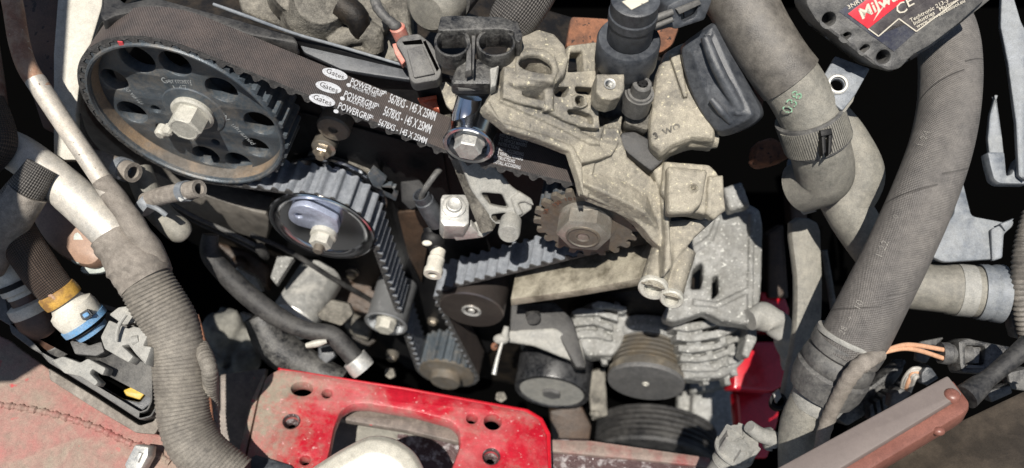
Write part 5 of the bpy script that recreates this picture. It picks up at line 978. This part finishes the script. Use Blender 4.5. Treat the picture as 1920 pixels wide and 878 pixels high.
m = MB(); m.tube([(72, 532, 158, 6), (84, 548, 162, 6), (100, 556, 164, 6), (108, 566, 160, 5)], 6, seg=12); part('copper_clip', t, m, K['rustpipe'])
t = T('brown_coupling', 'dark brown plastic coupling with pale collar beside the blue banded one', 'hose coupling', (60, 580, 80))
a, b = (20, 510, 100), (112, 655, 50)
m = MB(); m.lathe2(a, b, [(-.2, 30), (.08, 32), (.1, 35), (.22, 35), (.24, 30), (.28, 30), (.3, 5)], 44); part('pale_collar', t, m, K['white'])
m = MB(); m.lathe2(a, b, [(.1, 35.5), (.12, 36), (.16, 36), (.17, 33)], 44); part('dark_ring', t, m, K['black'])
m = MB(); m.lathe2(a, b, [(.26, 28), (.36, 30), (.42, 40), (.6, 42), (.75, 36), (.8, 30), (.95, 26), (.97, 5)], 48); part('brown_body', t, m, K['brownpl'])
m = MB(); m.lathe2(a, b, [(.36, 35), (.38, 42), (.46, 43), (.5, 41)], 48, ); part('white_shoulder', t, m, K['white'])
m = MB(); m.lathe2(a, b, [(.9, 24), (.94, 28), (1.06, 26), (1.08, 10)], 40); part('grey_foot', t, m, K['grey'])
# hose stubs
def stub(label, pts, r, mt, clamp):
    t = T('hose_stub', label, 'hose end', pts[1][:3], 'cut hose ends under the large pulley')
    m = MB(); m.tube([p + (r,) for p in pts], 6, seg=32, hollow=(None, .62)); part('rubber_end', t, m, mt)
    m = MB(); m.lathe2(pts[-2], pts[-1], [(clamp[0], r), (clamp[0], r * 1.14), (clamp[1], r * 1.14), (clamp[1], r)], 36); sc_ = part('spring_clamp', t, m, K['metalclip'])
    m = MB(); p = Vector(pts[-2]).lerp(Vector(pts[-1]), (clamp[0] + clamp[1]) / 2); m.box(W(p.x - 4, p.y + r * .7, p.z + r * .6), DW(.8, .4, 0), DW(-.4, .8, .3), DW(0, -.3, 1), 14, 8, 6, 1); sub(part('clamp_ear', t, m, K['steel']), sc_)
stub('brown hose end with spring clamp pointing right under the large pulley rim', [(180, 300, 60), (205, 308, 70), (250, 324, 100)], 19, K['tape'], (.45, .7))
stub('longer rubber hose end with two silver clamps, standing out right of the taped pipe', [(275, 378, 110), (310, 366, 140), (374, 354, 180)], 17, K['tape'], (.5, .68))
m = MB(); m.lathe2((270, 376, 112), (285, 390, 112), [(0, 22), (.5, 24), (1, 22), (1, 10)], 28); m.tube([(276, 384, 128, 5), (296, 392, 134, 5), (312, 404, 130, 5)], 5, seg=10); solo('spring_clip', 'silver spring clip at the root of the longer hose end', 'clip', m, K['metalclip'])
m = MB(); m.tube([(260, 320, 30, 24), (285, 380, 40, 24), (312, 412, 60, 24), (338, 434, 60, 24), (348, 442, 55, 16)], 8, seg=28); solo('blanked_hose', 'grey rubber blanked hose end below the longer hose end', 'hose', m, K['hosegrey'])
# ------------------------------------------------------------------ dark hose and castings left of the crankshaft
t = T('lower_coolant_hose', 'black rubber hose running down right to a silver clamp above the red panel', 'hose', (500, 580, -120))
m = MB(); m.tube([(395, 440, -70, 15), (394, 475, -75, 18), (420, 510, -85, 19), (468, 556, -100, 20), (520, 594, -110, 19), (570, 618, -115, 16), (620, 628, -120, 18), (650, 655, -125, 18), (680, 692, -130, 19)], 10, seg=32); part('hose_body', t, m, K['rubber'])
m = MB(); m.lathe2((664, 672, -128), (684, 696, -132), [(0, 20), (0, 24), (.6, 25), (.9, 24), (.9, 19)], 32); part('clamp', t, m, K['steel'])
m = MB(); m.tube([(575, 648, -90, 5), (595, 644, -86, 7), (612, 640, -90, 4)], 4, seg=10); part('clip', t, m, K['bolt'])
m = MB(); m.tube([(486, 590, -170, 30), (520, 650, -180, 36), (580, 690, -190, 32), (640, 720, -190, 28)], 6, seg=24); solo('black_pipe', 'wide black pipe below the lower rubber hose', 'pipe', m, K['blackdust'])
t = T('water_pump_housing', 'bright rounded metal housing edge between the tensioner and the black hose', 'housing', (560, 540, -260)); o = worg(t)
m = MB(); m.lathe2((548, 604, -285), (600, 520, -390), [(-.1, 4), (-.1, 36), (0, 46), (1, 46), (1, 40), (1, 5)], 40); part('bright_flank', t, m, K['steel'])
m = MB(); m.plate([(506, 520), (520, 478), (552, 482), (540, 500), (518, 535)], PC(-240, .1, .3, 530, 505), 24, 4, r=4); part('cream_edge', t, m, K['castpale'])
m = MB(); m.plate([(594, 590), (620, 562), (655, 570), (662, 590), (640, 612), (600, 600)], PC(-270), 24, 5, r=5); part('brown_flange', t, m, K['castdark'])
for lb, ol, z_ in (('cream cast lug peeping out above the bend of the black hose', [(440, 500), (480, 520), (492, 548), (465, 545)], -300), ('small cream cast lug below the bend of the black hose', [(448, 585), (470, 592), (478, 612), (455, 605)], -280)):
    m = MB(); m.plate(ol, PC(z_), 26, 5, r=5); solo('cast_lug', lb, 'lug', m, K['castpale'])
rk = MB(); rn = random.Random(5)
for (x, y, r0) in ((430, 620, 44), (410, 665, 38), (462, 670, 40), (440, 700, 34), (400, 610, 26), (480, 640, 30), (420, 720, 30)):
    c = W(x, y, -430); rk.hull([c + Vector((rn.uniform(-1, 1), rn.uniform(-1, 1), rn.uniform(-1, 1))).normalized() * r0 * 1.3 * S * rn.uniform(.75, 1.1) for _ in range(26)])
solo('subframe_casting', 'lumpy grey mud caked casting deep behind the thick ribbed conduit', 'casting', rk, K['rock'], me=cast(rk, sum(rk.v, Vector()) / len(rk.v), 5, 4, 3, 8))
for nm, lb, pts, z_, mt in (('sensor_plug', 'small blue grey plug near the black hose clamp', [(595, 650), (620, 645), (630, 668), (610, 684), (596, 672)], -180, K['bluegrey']),
                       ('drain_plug', 'small pale plug on the black metal above the red panel', [(722, 690), (738, 690), (742, 706), (730, 712), (720, 704)], -260, K['castdark']),
                       ('pipe_stub', 'dark stub near the small idler', [(660, 600), (700, 600), (705, 640), (680, 660), (655, 640)], -560, K['gunk']),
                       ('bore_plug', 'small pale plug right of the crankshaft sprocket above the red panel', [(930, 735), (946, 734), (952, 748), (940, 756), (928, 750)], -240, K['castdark'])):
    m = MB(); m.plate(pts, PC(z_, 0, .2, pts[0][0], pts[0][1]), 24, 5, r=5); solo(nm, lb, 'plug' if 'plug' in nm else 'pipe stub', m, mt)
# ------------------------------------------------------------------ fender, tray
m = MB(); pfn = P3((0, 700, 40), (0, 878, 110), (400, 878, 90))
m.plate([(-120, 600), (0, 630), (40, 655), (90, 690), (170, 740), (240, 788), (290, 812), (330, 826), (430, 900), (430, 1000), (-120, 1000)], pfn, 14, 5, sm=3)
t = T('inner_fender', 'chalky pink red fender ledge in the lower left corner', 'fender', (150, 820, 80)); part('fender_sheet', t, m, K['fender'])
m = MB(); m.tube([(x, y, zof(pfn.hit(x, y)) - 1, 6) for x, y in ((-30, 758), (20, 762), (70, 770), (130, 785), (190, 806), (240, 830), (280, 842), (320, 868))], 8, step=3, seg=10, rf=lambda s, a: 1 + .25 * math.sin(s * .3) + .2 * math.sin(s * .83)); part('sealant_seam', t, m, K['fender'])
m = MB(); wc = P3((240, 878, 130), (278, 840, 130), (250, 840, 125)); m.plate([(232, 872), (252, 834), (278, 838), (276, 858), (262, 884), (238, 886)], wc, 26, 4, r=3); m.plate([(250, 862), (258, 848), (266, 850), (258, 868)], wc.up(5), 6, 2); solo('spring_nut', 'crumpled silver spring nut clipped on the pink fender edge', 'clip', m, K['steel'])
t = T('relay_tray', 'open black plastic tray with grey clips and yellow bits inside at the lower left', 'tray', (190, 700, 60))
pt = P3((90, 680, 100), (280, 780, 100), (290, 620, 60))
rim_o = [(-40, 575), (20, 612), (60, 645), (90, 680), (180, 735), (262, 788), (284, 782), (296, 762), (296, 600), (160, 560), (0, 520)]
rim_i = [(-40, 590), (20, 625), (60, 655), (95, 674), (182, 728), (262, 776), (278, 770), (286, 752), (286, 606), (160, 572), (0, 534)]
m = MB(); m.plate(rim_o, pt, 50, 3, holes=[rim_i[1:]], r=4); part('tray_wall', t, m, K['grey'])
m = MB(); m.plate(rim_o, pt.up(-70), 10, 2, r=4); part('tray_floor', t, m, K['shell'])
m = MB(); m.plate([(90, 690), (180, 745), (262, 798), (288, 790), (298, 765), (300, 800), (290, 815), (255, 812), (170, 762), (92, 712)], pt.up(-30), 30, 3, r=4); part('tray_side', t, m, K['tape'])
m = MB(); m.plate([(230, 732), (250, 724), (272, 738), (262, 750), (236, 742)], pt.up(-40), 20, 3, r=3); m.plate([(278, 706), (288, 702), (286, 722), (280, 724)], pt.up(-30), 20, 2); part('yellow_bit', t, m, K['yellow'])
m = MB(); m.plate([(255, 700), (280, 690), (288, 720), (258, 728)], pt.up(-52), 20, 3, r=4); part('brown_bit', t, m, K['brownpl'])
m = MB(); m.plate([(215, 745), (262, 754), (282, 730), (286, 755), (264, 772), (220, 752)], pt.up(-20), 10, 2, r=3); part('inner_ledge', t, m, K['bluegrey'])
for k, (lb, ol, z_, tx_, ty_) in enumerate((('largest', [(188, 632), (204, 600), (240, 616), (250, 612), (282, 618), (268, 648), (284, 650), (272, 684), (252, 662), (240, 646), (228, 648), (250, 668), (240, 680), (195, 654)], 130, -.2, .4), ('', [(130, 640), (150, 636), (166, 648), (190, 640), (196, 660), (180, 668), (140, 664)], 108, .1, .3), ('', [(95, 676), (118, 668), (150, 680), (164, 672), (198, 690), (192, 704), (172, 692), (168, 700), (184, 716), (178, 724), (150, 706), (120, 700)], 112, -.1, .3), ('', [(204, 590), (222, 576), (240, 574), (262, 604), (232, 610)], 120, .2, .2))):
    m = MB(); m.plate(ol, PC(z_, tx_, ty_, ol[0][0], ol[0][1]), 26, 2.5, r=3); part('clip', t, m, K['palegrey'] if k != 1 else K['grey'])
m = MB(); m.tube([(236, 590, 140, 4), (222, 612, 146, 4), (218, 640, 148, 4)], 4, seg=10); m.tube([(250, 640, 142, 10), (262, 636, 142, 8)], 3, seg=12); part('clip_rib', t, m, K['palegrey'])
# ------------------------------------------------------------------ red front panel and what lies in it
t = T('front_crossmember', 'bright red dusty front cross panel with round holes and a large cut out', 'body panel', (740, 780, -40))
pr = P3((520, 692, -110), (1000, 772, -110), (700, 878, 15))
ol = [(522, 690), (560, 694), (760, 728), (985, 768), (1012, 784), (1026, 812), (1032, 900), (1032, 1000), (838, 1000), (846, 878), (862, 835), (860, 805), (845, 790), (780, 772), (690, 757), (662, 757), (640, 770), (628, 800), (618, 850), (600, 900), (590, 1000), (430, 1000), (458, 870), (484, 745), (498, 704)]
ov = [(566 + 19 * math.cos(k * math.pi / 10), 728 + 12 * math.sin(k * math.pi / 10)) for k in range(20)]
m = MB(); m.plate(ol, pr, 34, 9, r=8, holes=[ov, (613, 737, 8), (572, 862, 8), (885, 784, 9), (924, 790, 15), (546, 790, 13), (921, 856, 14)]); part('panel_sheet', t, m, K['red'])
m = MB(); m.plate([(500, 704), (484, 745), (456, 872), (428, 1000), (412, 1000), (440, 880), (470, 750), (494, 700)], pr.up(-8), 40, 4, r=4); part('side_flange', t, m, K['reddirt'])
m = MB(); m.plate([(520, 688), (760, 725), (990, 766), (1018, 783), (1033, 812), (1038, 1000), (1028, 1000), (1024, 815), (1010, 788), (985, 772), (760, 731), (522, 694)], pr.up(-6), 30, 4, r=3); part('top_flange', t, m, K['redclean'])
for x, y, rr in ((546, 790, 15), (921, 856, 16)):
    m = MB(); w = pr.hit(x, y); kk = pxr(w) / S; m.lathe(w, pr.n, [(.5, (rr + 1) * kk), (-2, (rr - 1) * kk), (-12, (rr - 2) * kk), (-18, rr * .55 * kk), (-26, rr * .5 * kk)], 36, caps=False); part('hole_collar', t, m, K['frost'])
m = MB(); m.plate([(470, 858), (480, 852), (545, 872), (560, 890), (470, 880)], pr.up(8), 8, 2, r=2); solo('plastic_strip', 'small dusty plastic strip on the lower left of the red panel', 'strip', m, K['bluegrey'])
t = T('radiator_support', 'dark grimy rail with frosted red patches inside and beside the red panel', 'rail', (760, 830, -140))
ps_ = P3((600, 790, -190), (1000, 860, -190), (800, 900, -150))
m = MB(); m.plate([(590, 800), (660, 785), (760, 806), (860, 830), (870, 1000), (560, 1000)], ps_, 20, 4, r=6); part('shelf', t, m, K['hosegrey'])
m = MB(); m.plate([(745, 812), (860, 832), (866, 960), (800, 960), (745, 850)], ps_.up(3), 5, 1, r=6); part('frosted_patch', t, m, K['frost'])
m = MB(); m.plate([(1020, 822), (1100, 824), (1330, 862), (1345, 880), (1345, 1000), (1020, 1000)], P3((1030, 830, -160), (1330, 870, -170), (1100, 920, -110)), 20, 4, r=5); part('right_rail', t, m, K['frost'])
m = MB(); m.plate([(1025, 824), (1110, 826), (1332, 858), (1332, 876), (1200, 862), (1028, 846)], P3((1030, 830, -150), (1330, 870, -160), (1100, 920, -100)), 14, 3, r=3); part('rail_lip', t, m, K['reddishrail'])
m = MB(); m.plate([(395, 705), (500, 690), (484, 760), (456, 890), (385, 890)], PC(-140, 0, .3, 440, 800), 20, 4, r=5); part('left_rail', t, m, K['skin_rail'])
m = MB(); m.plate([(615, 780), (640, 760), (700, 756), (860, 792), (862, 830), (760, 806), (660, 790)], pr.up(-46), 14, 2, r=4); part('inner_lip', t, m, K['skin_rail'])
m = MB(); bc = W(690, 905, 150); m.ball(bc, 98, 60, 80, (DW(.98, -.1, 0), DW(.1, .98, 0), DW(0, 0, 1)), 40)
m = MB(); m.plate([(520, 960), (560, 895), (610, 858), (655, 832), (690, 818), (725, 820), (755, 834), (780, 858), (800, 905), (805, 960)], PC(150, 0, .25, 690, 870), 60, 26, sm=4)
o = sum(m.v, Vector()) / len(m.v); solo('fluid_bottle', 'blurred ivory plastic bottle shoulder in front of the red panel', 'bottle', m, K['ivory'], me=cast(m, o, 3, 12, 0))
# star knob
t = T('drain_cock', 'pale dusty star shaped plastic drain knob at the bottom', 'knob', (1385, 830, 20))
ax0, ax1 = (1360, 870, 10), (1392, 822, 50)
m = MB(); p0, p1 = W(*ax0), W(*ax1); L = (p1 - p0).length / S; ax = p1 - p0
m.gear(p0, ax, 30, 36, 6, L * .55, L * 1.02, .45, rin=6); m.lathe(p0, ax, [(L * .5, 10), (L * .5, 38), (L * .56, 38), (L * .58, 31), (L * .95, 30), (L, 26), (L * 1.0, 4)], 36); part('star_head', t, m, K['palegrey'])
m = MB(); m.lathe(p0, ax, [(-30, 24), (L * .0, 24)] + sum([[(L * .06 * k, 25), (L * .06 * k + 1, 28), (L * .06 * k + 3, 28), (L * .06 * k + 4, 25)] for k in range(1, 8)], []) + [(L * .5, 24), (L * .5, 4)], 36); part('threaded_neck', t, m, K['palegrey'])
m = MB()
for k in range(5): a = ax.normalized(); n0 = (r_ - a * r_.dot(a)).normalized(); n1 = a.cross(n0); g = 2 * math.pi * k / 5; m.box(p1 + (n0 * math.cos(g) + n1 * math.sin(g)) * 14 * S + a * 2 * S, n0 * math.cos(g) + n1 * math.sin(g), a, (n0 * math.cos(g) + n1 * math.sin(g)).cross(a), 24, 6, 3, .8)
part('star_rib', t, m, K['palegrey'])
m = MB(); m.tube([(1405, 800, 60, 12), (1425, 815, 50, 14), (1446, 822, 40, 16), (1450, 830, 36, 18)], 5, seg=18); m.plate([(1430, 808), (1452, 804), (1450, 848), (1436, 846)], PC(40), 20, 4, r=4); part('side_wing', t, m, K['palegrey'])
t = T('hook_clip', 'small black clip with bright edge at the foot of the flat hose', 'clip', (1456, 760, -60))
m = MB(); m.lathe2((1455, 758, -60), (1460, 752, -40), [(0, 14), (1, 16), (1, 10), (0, 9)], 24); part('ring', t, m, K['black']); m = MB(); m.plate([(1450, 740), (1462, 730), (1466, 745), (1456, 758)], PC(-30), 10, 2, r=2); part('bright_edge', t, m, K['palegrey'])

# ------------------------------------------------------------------ unseen panel added up left of the view to shade the left edge
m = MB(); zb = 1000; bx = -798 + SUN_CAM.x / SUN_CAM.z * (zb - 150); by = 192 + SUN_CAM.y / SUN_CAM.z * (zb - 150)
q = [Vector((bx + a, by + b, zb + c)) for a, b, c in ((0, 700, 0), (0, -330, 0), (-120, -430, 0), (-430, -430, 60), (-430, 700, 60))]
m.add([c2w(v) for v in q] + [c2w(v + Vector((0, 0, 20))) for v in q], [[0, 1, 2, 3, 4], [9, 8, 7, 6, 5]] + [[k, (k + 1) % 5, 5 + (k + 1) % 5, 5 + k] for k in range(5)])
solo('blocker', 'unseen black panel added over the left side to shade the left edge', 'blocker', m, K['black'])

for lb, ol, z_, mt in (('casting painted dim brown deep in the dark under the tensioner', [(560, 470), (640, 480), (735, 500), (740, 560), (700, 600), (620, 560), (570, 520)], -480, 'brownlow'),
                   ('casting painted dim brown in the dark left of the tensioner', [(400, 450), (470, 470), (510, 500), (500, 540), (440, 500)], -380, 'brownlow'),
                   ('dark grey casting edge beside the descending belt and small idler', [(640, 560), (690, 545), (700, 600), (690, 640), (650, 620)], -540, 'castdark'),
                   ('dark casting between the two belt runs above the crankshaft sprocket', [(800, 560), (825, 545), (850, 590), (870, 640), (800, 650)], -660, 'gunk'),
                   ('casting painted dim brown under the lower arm of the cast bracket', [(960, 575), (1060, 560), (1200, 545), (1210, 600), (1120, 620), (980, 610)], -420, 'brownlow')):
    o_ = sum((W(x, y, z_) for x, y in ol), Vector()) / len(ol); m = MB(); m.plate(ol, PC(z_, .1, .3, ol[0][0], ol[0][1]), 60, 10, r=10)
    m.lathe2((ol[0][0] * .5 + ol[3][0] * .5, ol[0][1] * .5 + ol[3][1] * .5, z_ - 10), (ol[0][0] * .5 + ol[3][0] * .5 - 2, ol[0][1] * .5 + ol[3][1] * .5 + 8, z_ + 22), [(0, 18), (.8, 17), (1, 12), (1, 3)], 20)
    solo('dim_casting', lb, 'casting', m, K[mt], me=cast(m, o_ * 0 + sum(m.v, Vector()) / len(m.v), 3, 2, 2, 5))  # filler castings whose dimness comes from their dark colour
for lb, pts, mt in (('thin black cable crossing the dark behind the tensioner', [(470, 440, -200, 5), (540, 470, -240, 5), (620, 520, -300, 5), (690, 560, -420, 5), (760, 610, -560, 5)], 'rubber'), ('thin grey cable crossing the dark right of the flat grey hose', [(1545, 470, -200, 6), (1560, 560, -210, 6), (1570, 640, -220, 6)], 'grey')):
    m = MB(); m.tube(pts, 8, seg=10); solo('cable', lb, 'cable', m, K[mt])
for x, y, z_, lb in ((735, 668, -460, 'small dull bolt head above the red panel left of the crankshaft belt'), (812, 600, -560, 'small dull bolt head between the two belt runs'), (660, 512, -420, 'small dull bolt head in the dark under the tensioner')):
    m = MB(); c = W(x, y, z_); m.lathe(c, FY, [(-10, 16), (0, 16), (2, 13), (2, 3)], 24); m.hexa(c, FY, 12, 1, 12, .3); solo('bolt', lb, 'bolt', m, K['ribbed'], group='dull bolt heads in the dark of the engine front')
